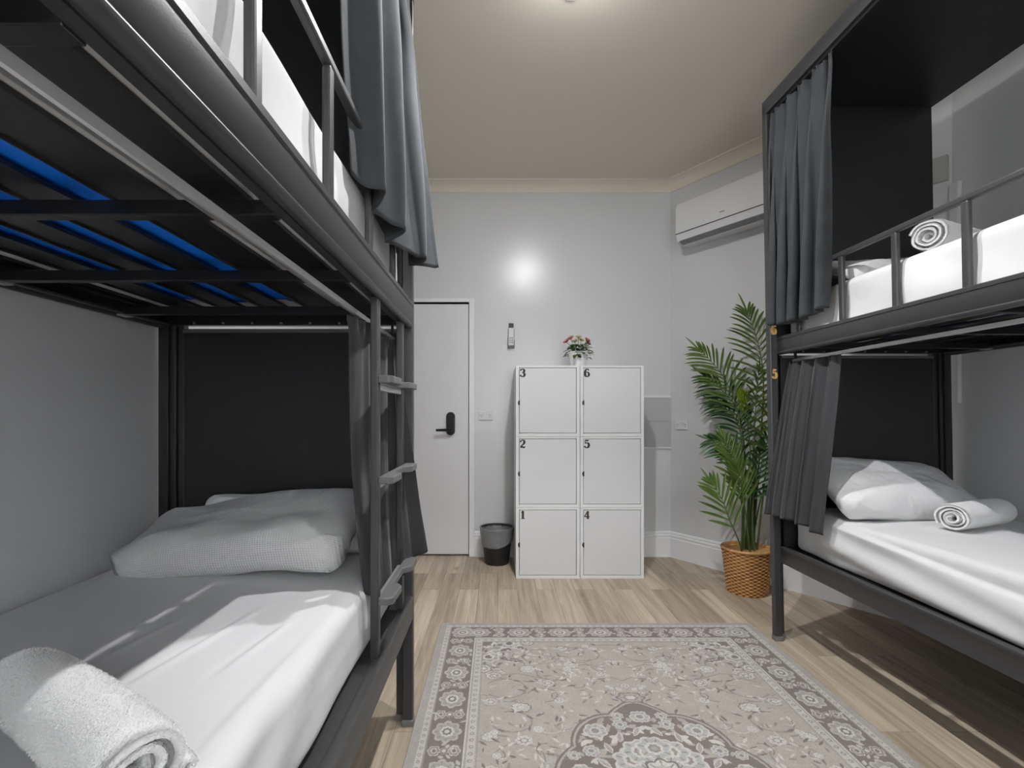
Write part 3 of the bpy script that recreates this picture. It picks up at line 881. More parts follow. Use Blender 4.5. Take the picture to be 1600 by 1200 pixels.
def bunk(name_label, P, right, beamz, ex):
    """P maps (inward, distance from the far end, height) to the room"""
    W = 0.93
    base = P(0.46, BL / 2, 0)
    t = thing('bunk_bed', name_label, 'bunk bed', (base.x, base.y, 0), None)
    z0, z1 = beamz
    bo = ex['beam_off']
    # --- front posts
    RT = 2.72
    for d_, sgn in ((0.0, -1), (BL, 1)):
        b = MB()
        if sgn < 0:
            b.box(0.0, 0.038, -0.032, 0.0, 0.022, RT, P); b.box(0.030, 0.068, -0.072, -0.036, 0.022, RT, P)
            b.box(0.012, 0.030, -0.062, -0.030, 0.30, RT, P)
        else:
            b.box(0.0, 0.038, BL, BL + 0.032, 0.022, RT, P); b.box(0.030, 0.068, BL + 0.036, BL + 0.072, 0.022, RT, P)
            b.box(0.012, 0.030, BL + 0.030, BL + 0.062, 0.30, RT, P)
        b_o = b.build('post', 'metal', t, bevel=0.004)
        b = MB()
        if sgn < 0:
            b.box(-0.002, 0.040, -0.034, 0.002, 0, 0.024, P); b.box(0.028, 0.070, -0.074, -0.034, 0, 0.024, P)
        else:
            b.box(-0.002, 0.040, BL - 0.002, BL + 0.034, 0, 0.024, P); b.box(0.028, 0.070, BL + 0.034, BL + 0.074, 0, 0.024, P)
        b.build('foot_cap', 'footcap', b_o, bevel=0.002)
        # back posts, only to the upper deck
        b = MB(); dd = (-0.03, 0.0) if sgn < 0 else (BL, BL + 0.03)
        b.box(W - 0.035, W, dd[0], dd[1], 0.022, z1, P)
        b.box(W - 0.064, W - 0.047, dd[0], dd[1] - (0.006 if sgn > 0 else 0), 0.022, z1, P)
        b.box(W - 0.047, W - 0.035, dd[0] + 0.01, dd[1] - 0.01, 0.022, z1, P)
        b.box(W - 0.092, W - 0.072, dd[0] - 0.004, dd[1] - 0.004, 0.022, z1, P)
        b.box(W - 0.072, W - 0.064, dd[0] + 0.01, dd[1] - 0.01, 0.022, z1, P)
        bo_ = b.build('post', 'slat', t, bevel=0.002)
        b = MB(); b.box(W - 0.094, W + 0.002, dd[0] - 0.006, dd[1] + 0.002, 0, 0.024, P); b.build('foot_cap', 'footcap', bo_, bevel=0.002)
    # --- side beams with a rolled profile
    H = z1 - z0
    def beam_prof(h0, h1):
        h = h1 - h0
        return [(0.0, h0 + 0.016), (0.0, h1 - 0.016), (-0.003, h1 - 0.014), (-0.003, h1 - 0.002), (0.0, h1), (0.010, h1), (0.034, h1), (0.034, h1 - 0.004), (0.010, h1 - 0.006),
                (0.010, h0 + 0.024), (0.018, h0 + 0.016), (0.026, h0 + 0.010), (0.048, h0 + 0.010), (0.048, h0 + 0.004),
                (0.030, h0 + 0.004), (0.0275, h0 + 0.010), (0.025, h0 + 0.010), (0.0235, h0 + 0.001), (0.018, h0 - 0.004), (0.011, h0 - 0.005), (0.004, h0 - 0.002), (0.001, h0 + 0.003), (0.0, h0 + 0.008), (0.002, h0 + 0.010), (0.002, h0 + 0.014)]
    def beam(nm, h0, h1, off, mirror=False):
        b = MB(); pr = beam_prof(h0, h1)
        if mirror: f0 = lambda x, z: P(W - x, 0.0, z); f1 = lambda x, z: P(W - x, BL, z)
        else: f0 = lambda x, z: P(off + x, 0.0, z); f1 = lambda x, z: P(off + x, BL, z)
        # fill as strips: outline lofted + caps
        b.prism(pr, f0, f1)
        return b.build(nm, 'metal', t, smooth='auto', angle=50)
    beam('side_beam', z0, z1, bo)
    beam('side_beam', z0, z1, 0, True)
    lg = [(0.028, 0.465), (0.078, 0.465), (0.078, 0.456), (0.028, 0.456)] if not right else []
    b = MB(); b.prism([(0.0, 0.395), (0.0, 0.462), (-0.002, 0.464), (-0.002, 0.476), (0.001, 0.478), (0.026, 0.478), (0.028, 0.476)] + lg + [(0.028, 0.397), (0.026, 0.395)], lambda x, z: P(bo + x, 0.0, z), lambda x, z: P(bo + x, BL, z))
    b.build('side_beam', 'metal', t, smooth='auto', angle=50)
    beam('side_beam', 0.395, 0.478, 0, True)
    # roof beam
    b = MB()
    b.prism([(0.0, 2.655), (0.0, 2.70), (-0.003, 2.703), (-0.003, 2.722), (0.004, 2.724), (0.004, 2.712), (0.036, 2.712), (0.036, 2.702), (0.008, 2.702), (0.008, 2.668), (0.030, 2.664), (0.030, 2.655)],
            lambda x, z: P(x, -0.03, z), lambda x, z: P(x, BL + 0.03, z))
    b.build('roof_beam', 'metal', t, smooth='auto', angle=50)
    # end beams
    for d_ in (-0.02, BL - 0.01):
        for (za, zb) in ((z0 + 0.005, z1 - 0.01), (0.395, 0.47)):
            b = MB(); b.box(0.04, W - 0.03, d_, d_ + 0.03, za, zb, P); b.build('end_beam', 'slat', t, bevel=0.003)
    # screws on the inner end beam
    for k in range(7):
        p_ = P(0.16 + k * 0.105, 0.0, z0 + 0.012)
        b = MB(); b.tube([p_ + Vector((0, 0.02, 0)), p_ + Vector((0, -0.018, 0))], 0.0035, 8)
        b.build('bolt', 'rail', t)
    # --- panels
    b = MB(); b.box(0.055, W - 0.092, -0.018, -0.004, 0.47, z0 - 0.006, P)
    pn = b.build('head_panel', 'panel', t)
    b = MB(); b.box(0.055, W - 0.092, -0.019, 0.003, z0 - 0.020, z0 - 0.008, P); b.build('edge_trim', 'trim', pn)
    b = MB(); b.box(0.040, W - 0.075, -0.020, -0.004, z1 - 0.01, 2.700, P); b.build('head_panel', 'panel', t)
    b = MB(); b.box(0.036, W - 0.075, -0.020, BL, 2.7015, 2.714, P); b.build('roof_panel', 'panel', t)
    # --- upper deck: lengthwise slats over cross bars
    zs = z0 + 0.045
    for xa, xb in ((0.106, 0.213), (0.236, 0.338), (0.400, 0.488), (0.545, 0.634), (0.690, 0.780), (0.832, 0.885)):
        b = MB()
        pr = [(xa, zs - 0.005), (xa + 0.003, zs - 0.005), (xa + 0.005, zs), (xb - 0.005, zs), (xb - 0.003, zs - 0.005), (xb, zs - 0.005), (xb, zs + 0.003), (xa, zs + 0.003)]
        b.prism(pr, lambda x, z: P(x, 0.012, z), lambda x, z: P(x, BL - 0.012, z))
        b.build('slat', 'slat', t)
    for d_ in (0.21, 0.62, 1.022, 1.422, 1.83):
        b = MB(); b.box(0.048, W - 0.04, d_, d_ + 0.026, z0 + 0.001, z0 + 0.026, P); cb = b.build('cross_bar', 'slat', t, bevel=0.002)
        b = MB(); b.box(W - 0.052, W - 0.030, d_ - 0.004, d_ + 0.034, z0 - 0.004, z0 + 0.001, P); b.box(W - 0.056, W - 0.052, d_ - 0.004, d_ + 0.002, z0 - 0.004, z0 + 0.026, P)
        b.build('bracket', 'rail', cb)
    # --- lower deck
    for xc in (0.15, 0.25, 0.36, 0.48, 0.60, 0.72, 0.83):
        b = MB(); b.box(xc - 0.045, xc + 0.045, 0.012, BL - 0.012, 0.455, 0.466, P); b.build('slat', 'slat', t)
    for d_ in (0.215, 0.62, 1.025, 1.42, 1.83):
        b = MB(); b.box(0.040, W - 0.04, d_, d_ + 0.030, 0.42, 0.455, P); b.build('cross_bar', 'slat', t)
    # --- guard rail
    go = ex['guard_x']; gz = ex['guard_z']
    b = MB(); b.box(go, go + 0.020, 0.0, BL, gz - 0.022, gz, P); gr = b.build('guard_rail', 'metal', t, bevel=0.005)
    for d_ in ex['guard_d']:
        b = MB(); b.box(go + 0.001, go + 0.019, d_ - 0.0125, d_ + 0.0125, z1 - 0.006, gz - 0.020, P); b.build('baluster', 'metal', gr, bevel=0.005)
    # --- curtain tracks
    rx = ex['rod_x']
    b = MB(); b.prism([(-0.0065, 1.404), (-0.0065, 1.417), (0.0065, 1.417), (0.0065, 1.404), (0.003, 1.4025), (0.002, 1.408), (-0.002, 1.408), (-0.003, 1.4025)], lambda x, z: P(rx + x, 0.02, z), lambda x, z: P(rx + x, BL - 0.02, z))
    tr_ = b.build('curtain_track', 'rail', t)
    for d_ in (0.03, BL - 0.05):
        b = MB(); b.box(rx - 0.004, rx + 0.004, d_, d_ + 0.012, 1.417, z0 + 0.014, P); b.build('track_hanger', 'slat', tr_)
    b = MB(); b.prism([(-0.010, 2.64), (-0.010, 2.657), (0.010, 2.657), (0.010, 2.64)], lambda x, z: P(0.022 + x, 0.02, z), lambda x, z: P(0.022 + x, BL - 0.02, z)); b.build('curtain_track', 'slat', t)
    return t

left = bunk('dark charcoal metal bunk bed on the left with a ladder and blue mattress showing above', LB, False, (1.460, 1.548),
            dict(beam_off=0.0, guard_x=0.014, guard_z=1.845, guard_d=(0.24, 0.54, 0.86, 1.17, 1.48, 1.79), rod_x=0.067))
right = bunk('dark charcoal metal bunk bed on the right beside the palm, numbered 6 and 5', RB, True, (1.445, 1.530),
             dict(beam_off=0.035, guard_x=0.052, guard_z=1.822, guard_d=(0.14, 0.435, 0.715, 0.99, 1.28, 1.57, 1.86), rod_x=0.105))

# ladder on the left bed
tz = (0.635, 0.962, 1.236)
lad_x0, lad_x1 = 0.014, 0.036
lad = None
b = MB(); b.box(lad_x0, lad_x1, 0.45, 0.48, 0.470, 1.462, LB); lad = b.build('ladder', 'metal', left, bevel=0.003)
b = MB(); b.box(lad_x0, lad_x1, 0.095, 0.125, 0.470, 1.462, LB); b.build('ladder_rail', 'metal', lad, bevel=0.003)
for z_ in tz:
    b = MB(); b.box(lad_x0 + 0.004, lad_x1 - 0.004, 0.125, 0.45, z_ - 0.028, z_ - 0.006, LB); b.build('rung', 'rail', lad, bevel=0.003)
    poly = [(0.012, 0.490), (-0.018, 0.490), (-0.028, 0.480), (-0.032, 0.385), (-0.022, 0.368), (-0.004, 0.350), (-0.004, 0.215), (-0.022, 0.198), (-0.030, 0.186), (-0.030, 0.096), (-0.022, 0.084), (0.012, 0.084)]
    b = MB(); b.prism(poly, lambda x, d: LB(x, d, z_ - 0.010), lambda x, d: LB(x, d, z_ + 0.010))
    tr_ = b.build('tread', 'tread', lad, bevel=0.003)

# gold numbers on the right bed's post
for ch, py in (('6', 514), ('5', 583)):
    Yp = 2.575
    p = at(1206.5, py + 1.5, Yp)
    zc_ = p.z
    x0_ = 1.397 - 0.0184 * zc_ + 0.004
    mb = digit(ch, lambda u, v: Vector((x0_ + u, Yp - 0.0015, zc_ - 0.022 + v)), Vector((0, -1, 0)), 0.046, 0.030)
    mb.build('bed_number', 'gold', right, recalc=False)

# ------------------------------------------------------------------ mattresses
def rbox_faces(hx, hy, hz, r, nx, ny, nz_):
    """unit helper: yields list of quads of a rounded box surface"""
    vs = {}; V = []; Fs = []
    def vid(p):
        key = (round(p[0], 5), round(p[1], 5), round(p[2], 5))
        if key not in vs:
            vs[key] = len(V); V.append(p)
        return vs[key]
    def axis(h, n):
        inner = h - r
        a = [-h + r * (1 - math.cos(k * PI / 2 / 4)) if False else -h + r * k / 4 for k in range(4)]
        m = [-inner + 2 * inner * k / n for k in range(n + 1)]
        c = [inner + r * k / 4 for k in range(1, 5)]
        return a + m + c
    X, Y, Z = axis(hx, nx), axis(hy, ny), axis(hz, nz_)
    def face(A, B, mk):
        for i in range(len(A) - 1):
            for j_ in range(len(B) - 1):
                Fs.append([vid(mk(A[i], B[j_])), vid(mk(A[i + 1], B[j_])), vid(mk(A[i + 1], B[j_ + 1])), vid(mk(A[i], B[j_ + 1]))])
    face(X, Y, lambda a, b_: (a, b_, hz)); face(X, Y, lambda a, b_: (a, b_, -hz))
    face(X, Z, lambda a, b_: (a, hy, b_)); face(X, Z, lambda a, b_: (a, -hy, b_))
    face(Y, Z, lambda a, b_: (hx, a, b_)); face(Y, Z, lambda a, b_: (-hx, a, b_))
    out = []
    for p in V:
        q = [max(-(h - r), min(h - r, c)) for c, h in zip(p, (hx, hy, hz))]
        d = Vector(p) - Vector(q)
        if d.length > 1e-9: d = d.normalized() * r
        out.append(Vector(q) + d)
    return out, Fs

def mattress(P, x0, x1, d0, d1, z0, z1, label, disp, seed, rad=0.035, nzd=10, nxd=44, nyd=100):
    cx_, cd, cz_ = (x0 + x1) / 2, (d0 + d1) / 2, (z0 + z1) / 2
    hx, hd, hz = (x1 - x0) / 2, (d1 - d0) / 2, (z1 - z0) / 2
    t = thing('mattress', label, 'mattress', P(cx_, cd, z0))
    V, Fs = rbox_faces(hx, hd, hz, rad, nxd, nyd, nzd)
    keep = []
    for f in Fs:
        c = sum((V[i] for i in f), Vector()) / 4
        if c.z < -hz + 0.002 and -hx + 0.300 + 0.008 * math.sin(c.y * 17) < c.x < hx - 0.10 and abs(c.y) < hd - 0.20 + 0.02 * math.sin(c.x * 23):
            continue
        keep.append(f)
    W_ = []
    for p in V:
        x, d, z = cx_ + p.x, cd + p.y, cz_ + p.z
        dx, dd, dz = disp(p.x / hx, p.y / hd, p.z / hz, x, d, z)
        W_.append(P(x + dx, d + dd, z + dz))
    b = MB(); b.add(W_, keep)
    b.build('fitted_sheet', 'sheet', t, smooth=True)
    V, Fs = rbox_faces(hx - 0.012, hd - 0.012, hz - 0.006, 0.03, 4, 8, 2)
    b = MB()
    pts = []
    for p in V:
        x, d, z = cx_ + p.x, cd + p.y, cz_ + p.z
        dz = 0
        pts.append(P(x, d, z))
    b.add(pts, Fs); b.build('mattress_core', 'blue', t, smooth='auto')
    return t

def wr(x, d, z, s):
    """soft long wrinkles of a sheet"""
    return 0.0025 * nz(x * 5 + s, d * 2.2, z * 5) + 0.0012 * nz(x * 16 + s, d * 5, z * 14)
def pulls(x, d, centers):
    h = 0
    for (xa, da, xb, db, amp) in centers:
        vx, vd = xb - xa, db - da; L2 = vx * vx + vd * vd
        q = ((x - xa) * vx + (d - da) * vd) / L2
        if -0.1 < q < 1.1:
            e = ((x - xa) * vd - (d - da) * vx) / math.sqrt(L2)
            h += amp * math.exp(-(e / 0.010) ** 2) * max(0.0, math.sin(PI * max(0, min(1, q))))
    return h

def disp_ll(a, b_, c, x, d, z):
    top = sstep(0.2, 1, c)
    cs = [(0.255, 0.60, 0.33, 1.00, 0.0055), (0.275, 0.66, 0.355, 1.05, -0.004), (0.155, 0.66, 0.20, 0.95, 0.005), (0.17, 0.70, 0.215, 0.98, -0.003), (0.40, 0.62, 0.46, 0.95, 0.0035), (0.09, 0.7, 0.11, 1.3, 0.003), (0.34, 0.8, 0.40, 1.15, 0.003)]
    dz = top * (0.010 * (1 - a * a) + wr(x, d, 0, 3) + pulls(x, d, cs))
    side = sstep(0.9, 1, -a) if True else 0
    dx = side * (0.006 * nz(d * 3, z * 8, 7) - 0.006 * (1 - abs(c)))
    dx += side * 0.004 * math.sin(d * 20 + z * 40) * sstep(0.6, 1.2, d)
    return dx, 0, dz
mattress(LB, 0.060, 0.905, 0.012, 2.02, 0.467, 0.662, 'mattress in a white fitted sheet on the lower left bunk', disp_ll, 1, 0.035, 14, 150, 170)

def disp_up(a, b_, c, x, d, z):
    top = sstep(0.2, 1, c)
    dz = top * (0.008 * (1 - a * a) + wr(x, d, 0, 9))
    side = sstep(0.85, 1, -a)
    dx = side * (0.008 * nz(d * 2.5, z * 4, 1) + 0.005 * math.sin(d * 9 + z * 30) * (0.5 + 0.5 * nz(d, z, 4)))
    return dx, 0, dz
ZL = 1.460 + 0.049
mattress(LB, 0.048, 0.905, 0.012, 2.02, ZL, ZL + 0.225, 'mattress in a white sheet on the upper left bunk, blue underside between slats', disp_up, 2, 0.022)
ZR = 1.445 + 0.049
mattress(RB, 0.082, 0.905, 0.012, 2.02, ZR, ZR + 0.218, 'mattress in a white sheet on the upper right bunk behind the guard rail', disp_up, 3)

def disp_lr(a, b_, c, x, d, z):
    top = sstep(0.2, 1, c)
    dz = top * (0.010 * (1 - a * a) + wr(x, d, 0, 21))
    side = sstep(0.90, 0.97, -a)
    # an overhanging fold of the sheet halfway down the side
    zc_ = 0.652 - 0.045 * (d - 0.3) + 0.006 * math.sin(d * 5)
    fold = sstep(zc_ + 0.004, zc_ - 0.008, z) * sstep(0.12, 0.30, d)
    belly = math.sin(PI * max(0.0, min(1.0, (zc_ - z) / 0.17)))
    dx = side * (-0.014 * fold - 0.016 * fold * belly * (0.7 + 0.5 * nz(d * 2, 3, 5)) + 0.008 * nz(d * 3, z * 9, 2) + 0.005 * math.sin(d * 7 + z * 60) * fold)
    return dx, 0, dz
mattress(RB, 0.104, 0.905, 0.012, 2.02, 0.467, 0.672, 'mattress in a loose white sheet on the lower right bunk', disp_lr, 4, 0.03, 30)

# ------------------------------------------------------------------ pillows
def pillow(name, label, c, ex, ey, ez, hx, hy, hz, mt, seed, wrk=0.012, weave=False, sag=None, build_parent=None, pw=2.6, rnd_=0.42):
    """c centre; ex,ey,ez unit axes; half sizes"""
    b = MB(); attrs = []
    def f(u, v):
        # superellipsoid-like cushion with pinched corners
        th = (u - 0.5) * 2 * PI; ph = (v - 0.5) * PI
        cu, su = math.cos(th), math.sin(th); cv, sv = math.cos(ph), math.sin(ph)
        sg = lambda q, e: math.copysign(abs(q) ** e, q)
        X = sg(cu, rnd_) * sg(cv, 0.55); Y = sg(su, rnd_) * sg(cv, 0.55)
        rr = max(abs(X), abs(Y))
        thick = (1 - min(1, rr) ** pw) ** 0.5 if rr < 1 else 0
        Z = math.copysign(1, sv) * thick if abs(sv) > 1e-6 else 0
        corner = abs(X * Y)
        sc = 1 + 0.07 * corner ** 2
        x, y, z = X * hx * sc * (1 - 0.05 * (1 - abs(Y) ** 2)), Y * hy * sc * (1 - 0.06 * (1 - abs(X) ** 2)), Z * hz
        n1 = nz(X * 1.6 + seed, Y * 1.8, sv * 1.2) * wrk * 1.6 + nz(X * 5 + seed, Y * 5, sv * 2) * wrk * 0.5
        n1 += wrk * 0.5 * math.sin(14 * math.atan2(Y, X) + 3 * nz(X, Y, seed)) * rr ** 4 * (1 - rr * 0.6)
        z += n1 * (0.3 + 0.7 * (1 - rr ** 4))
        if sag: x, y, z = sag(x, y, z, X, Y)
        attrs.append((x, y + z, 0))
        return c + ex * x + ey * y + ez * z
    b.grid(f, 128, 72, wrap_u=True)
    b.attr = attrs
    if build_parent is None:
        o = b.build(name, mt, base=c - Vector((0, 0, hz)), smooth=True, recalc=False)
        tag(o, label, 'pillow')
        return o
    return b.build(name, mt, build_parent, smooth=True, recalc=False)

def axes(yaw, pitch, roll=0):
    from mathutils import Euler
    m = Euler((pitch, roll, yaw), 'XYZ').to_matrix()
    return m @ Vector((1, 0, 0)), m @ Vector((0, 1, 0)), m @ Vector((0, 0, 1))

# left lower: grey waffle-weave pillow; behind it a rumpled plain one
ex_, ey_, ez_ = axes(R(-2), R(15), R(-4))
def sagl(x, y, z, X, Y):
    k = sstep(0.1, -1.0, X)
    z = z * (1 - 0.12 * k) - 0.018 * k + 0.016 * math.exp(-((X - 0.45) / 0.35) ** 2)
    return x, y * (1 - 0.16 * k), z
pillow('pillow', 'grey waffle-weave pillow on the lower left bunk, in front of a rumpled one', Vector((-0.800, 1.615, 0.762)), ex_, ey_, ez_, 0.375, 0.190, 0.080, 'waffle', 3.3, 0.011, sag=sagl, pw=4.6, rnd_=0.52)
ex_, ey_, ez_ = axes(R(4), R(58), 0)
pillow('pillow', 'rumpled plain grey pillow tucked behind the waffle pillow by the curtain', Vector((-0.70, 1.775, 0.765)), ex_, ey_, ez_, 0.325, 0.11, 0.045, 'pillow', 8.1, 0.022)
# right lower
ex_, ey_, ez_ = axes(R(3), R(28), R(4))
def sagr(x, y, z, X, Y):
    return x, y, z - 0.03 * sstep(0.3, 1, X)
pillow('pillow', 'plain white pillow leaning on the black panel of the lower right bunk', Vector((1.865, 2.385, 0.792)), ex_, ey_, ez_, 0.385, 0.215, 0.085, 'pillow', 12.7, 0.012, sag=sagr)
# right upper
ex_, ey_, ez_ = axes(R(2), R(16), 0)
pillow('pillow', 'plain white pillow on the upper right bunk, beyond the rolled towel', Vector((1.80, 2.30, ZR + 0.218 + 0.065)), ex_, ey_, ez_, 0.34, 0.21, 0.058, 'pillow', 17.7, 0.012)

# ------------------------------------------------------------------ rolled towels
def towel(label, a, c, rad, turns, th, seed, squash=0.88, fibers=0, mt='towel', name='rolled_towel', start_ang=0.0, hand=1, mound=0.0, cat='towel'):
    """a,c: axis end points (centre line, height of centre)"""
    a, c = Vector(a), Vector(c)
    ax = (c - a).normalized(); up = Vector((0, 0, 1)); sd = ax.cross(up).normalized(); up2 = sd.cross(ax)
    L = (c - a).length
    # spiral centreline
    N = int(turns * 30); r0 = th * 0.55
    spi = []
    for k in range(N + 1):
        q = k / N; ang = start_ang + hand * 2 * PI * turns * q
        r = r0 + (rad - th / 2 - r0) * q
        spi.append((ang, r))
    NL = 26
    b = MB()
    # closed outline = outer side out and inner side back
    def ring(tq):
        off = L * tq
        pts = []
        endf = sstep(0.0, 0.06, tq) * sstep(1.0, 0.94, tq)
        for side_ in (1, -1):
            seq = spi if side_ == 1 else spi[::-1]
            for (ang, r) in seq:
                layer = r / rad
                tele = (1 - layer) * 0.012 * math.sin(seed + ang * 0.3)     # layers end unevenly
                hw = th * 0.47 * (0.55 + 0.45 * endf) * (1.0 + 0.15 * math.sin(ang * 3 + seed))
                rr = r + side_ * hw
                rr += (0.05 * rad * nz(math.cos(ang) * 1.3 + seed, math.sin(ang) * 1.3, tq * 3) + 0.018 * rad * nz(math.cos(ang) * 5 + seed, math.sin(ang) * 5, tq * 12)) * layer
                x = rr * math.cos(ang); y = rr * math.sin(ang) * squash
                y = max(y, -rad * squash * 0.93)
                o2 = off + tele * (1 if tq > 0.5 else -1) * (0 if 0.1 < tq < 0.9 else 1)
                bend = mound * math.sin(PI * tq)
                pts.append(a + ax * o2 + sd * (x + bend) + up2 * y)
        return pts
    rings = [ring(k / NL) for k in range(NL + 1)]
    b.loft(rings, closed=True, caps=False)
    n = len(rings[0]); m_ = len(spi)
    # end caps as strips between outer and inner sides
    for e, o_ in ((0, len(b.v) - n * (NL + 1)), (NL, len(b.v) - n)):
        for k in range(m_ - 1):
            b.f.append([o_ + k, o_ + k + 1, o_ + n - 2 - k, o_ + n - 1 - k]); b.m.append(0)
    if fibers:
        rn = random.Random(seed)
        nv = len(b.v); core = [Vector(p) for p in b.v]
        faces0 = list(b.f)
        vs, fs = [], []
        for _ in range(fibers):
            f = faces0[rn.randrange(len(faces0))]
            p0, p1, p2, p3 = (core[i] for i in f)
            u_, v_ = rn.random(), rn.random()
            p = p0.lerp(p1, u_).lerp(p3.lerp(p2, u_), v_)
            ctr = a + ax * ((p - a).dot(ax))
            o_ = (p - ctr); 
            if o_.length < rad * 0.75 * squash and 0.01 < (p - a).dot(ax) < L - 0.01: continue
            d = o_.normalized() + Vector((rn.uniform(-.8, .8), rn.uniform(-.8, .8), rn.uniform(-.8, .8)))
            if (p - a).dot(ax) < 0.004: d = d * 0.5 - ax
            if (p - a).dot(ax) > L - 0.004: d = d * 0.5 + ax
            d.normalize()
            l = rn.uniform(0.0025, 0.0050); s2 = d.cross(Vector((rn.random(), rn.random(), rn.random()))).normalized() * 0.00045
            k = len(vs); vs += [p - s2, p + s2, p + d * l]; fs.append((k, k + 1, k + 2))
        b.add(vs, fs)
    base_ = (a + c) / 2; base_.z -= rad * squash
    o = b.build(name, mt, base=base_, smooth=True, recalc=False)
    return tag(o, label, cat, None)

towel('large fluffy white rolled towel in the near left corner of the lower left bunk', (-0.408, 0.592, 0.672 + 0.056), (-0.745, 0.805, 0.672 + 0.056), 0.069, 2.3, 0.0235, 2.0, 0.84, fibers=90000, start_ang=4.0, mound=0.008)
towel('second white towel roll, mostly out of frame behind the large one', (-0.56, 0.52, 0.672 + 0.036), (-0.86, 0.70, 0.672 + 0.036), 0.040, 2.0, 0.017, 5.0, 0.92, fibers=20000)
towel('white rolled towel on the lower right bunk in front of the pillow', (1.775, 2.00, 0.678 + 0.058), (2.10, 2.14, 0.678 + 0.058), 0.066, 3.4, 0.0165, 7.0, 0.90, start_ang=1.2, fibers=15000)
towel('white rolled towel on the upper right bunk beside the pillow', (1.545, 1.84, ZR + 0.226 + 0.064), (1.87, 1.99, ZR + 0.226 + 0.064), 0.070, 3.4, 0.0175, 11.0, 0.92, start_ang=0.3, fibers=15000)

# ------------------------------------------------------------------ curtains
def curtain(label, top, bot, nf, amp_t, amp_b, seed, mt, name='privacy_curtain', header=True, wave=0.6, ztw=None, nu=260, nv=70, mid=None, skew=1.0):
    """top/bot: list of world points along width; folds perpendicular to the path"""
    def along(pts, u):
        x = u * (len(pts) - 1); i = min(int(x), len(pts) - 2); f = x - i
        f2 = f
        return Vector(pts[i]).lerp(Vector(pts[i + 1]), f2)
    rn = random.Random(seed)
    ph = [rn.uniform(0, 2 * PI) for _ in range(6)]
    b = MB()
    def f(u, v):
        # uneven folds
        uu = u + 0.018 * math.sin(2 * PI * 2 * u + ph[0]) + 0.012 * math.sin(2 * PI * 5 * u + ph[1])
        uu = uu if skew == 1.0 else max(0.0, uu) ** skew
        p = along(top, u).lerp(along(bot, u), v)
        if mid: p = p + mid(u, v)
        a0, a1 = along(top, max(0, u - 0.02)).lerp(along(bot, max(0, u - 0.02)), v), along(top, min(1, u + 0.02)).lerp(along(bot, min(1, u + 0.02)), v)
        tg = (a1 - a0); tg.z = 0
        tg = tg.normalized() if tg.length > 1e-6 else Vector((0, 1, 0))
        n = Vector((-tg.y, tg.x, 0))
        amp = lerp(amp_t, amp_b, sstep(0, 0.35, v) * (0.6 + 0.4 * v))
        fold = math.sin(2 * PI * nf * uu + ph[2] + wave * math.sin(v * 2.2 + ph[3]))
        fold += 0.35 * math.sin(2 * PI * nf * 1.9 * uu + ph[4] + v)
        s2 = math.cos(2 * PI * nf * uu + ph[2])
        p = p + n * (amp * fold) + tg * (0.35 * amp * math.sin(2 * (2 * PI * nf * uu + ph[2])))
        if header:
            g = math.exp(-(v / 0.035) ** 2)
            p = p + n * (0.006 * g * math.sin(2 * PI * nf * 2.6 * u + ph[5]))
        p.z += 0.008 * v * nz(u * 4, v, seed)
        p = p + n * (0.010 * nz(u * 5 + seed, v * 3.2, 2) * v)
        return p
    b.grid(f, nu, nv)
    base_ = (Vector(bot[0]) + Vector(bot[-1])) / 2
    o = b.build(name, mt, base=base_, smooth=True, recalc=False, solid=0.003)
    return tag(o, label, 'curtain')

# upper left velvet
def mid_lu(u, v):
    return Vector((0.0, 0, 0))
curtain('grey velvet curtain on the upper left bunk, its hem flaring over the side beam',
        [(-0.333, 1.045, 2.645), (-0.333, 1.30, 2.645), (-0.335, 1.60, 2.645), (-0.335, 1.84, 2.645)],
        [(-0.322, 1.20, 1.700), (-0.306, 1.38, 1.668), (-0.272, 1.60, 1.635), (-0.230, 1.79, 1.650)], 3.4, 0.018, 0.036, 3, 'velvet', wave=0.9)
# lower left
def mid_ll(u, v):
    k = sstep(0.55, 1.0, u)
    return Vector((-0.012 * math.sin(PI * v) * (1 - k), 0, 0))
curtain('dark grey curtain hanging behind the ladder of the left bunk bed',
        [(-0.378, 1.335, 1.402), (-0.378, 1.50, 1.402), (-0.378, 1.66, 1.402), (-0.378, 1.78, 1.402), (-0.376, 1.835, 1.402)],
        [(-0.362, 1.43, 0.64), (-0.357, 1.52, 0.575), (-0.355, 1.62, 0.550), (-0.340, 1.745, 0.585), (-0.250, 1.80, 0.668)], 4.6, 0.010, 0.012, 8, 'cloth', mid=mid_ll)
# upper right velvet
curtain('blue-grey velvet curtain on the upper right bunk, next to the palm',
        [RB(0.024, 0.02, 2.642), RB(0.024, 0.17, 2.642), RB(0.024, 0.33, 2.642), RB(0.024, 0.475, 2.642)],
        [RB(-0.012, 0.03, 1.585), RB(0.000, 0.15, 1.570), RB(0.020, 0.27, 1.580), RB(0.030, 0.385, 1.600)], 5.2, 0.011, 0.026, 14, 'velvet', wave=1.5, skew=0.75)
# lower right
curtain('dark grey curtain on the lower right bunk beside the palm',
        [RB(0.085, 0.03, 1.402), RB(0.090, 0.14, 1.402), RB(0.102, 0.25, 1.402), RB(0.105, 0.355, 1.402)],
        [RB(-0.030, 0.0, 0.640), RB(-0.010, 0.12, 0.640), RB(0.005, 0.24, 0.630), RB(0.010, 0.345, 0.615)], 5.2, 0.009, 0.018, 23, 'cloth', wave=0.3, skew=0.55)

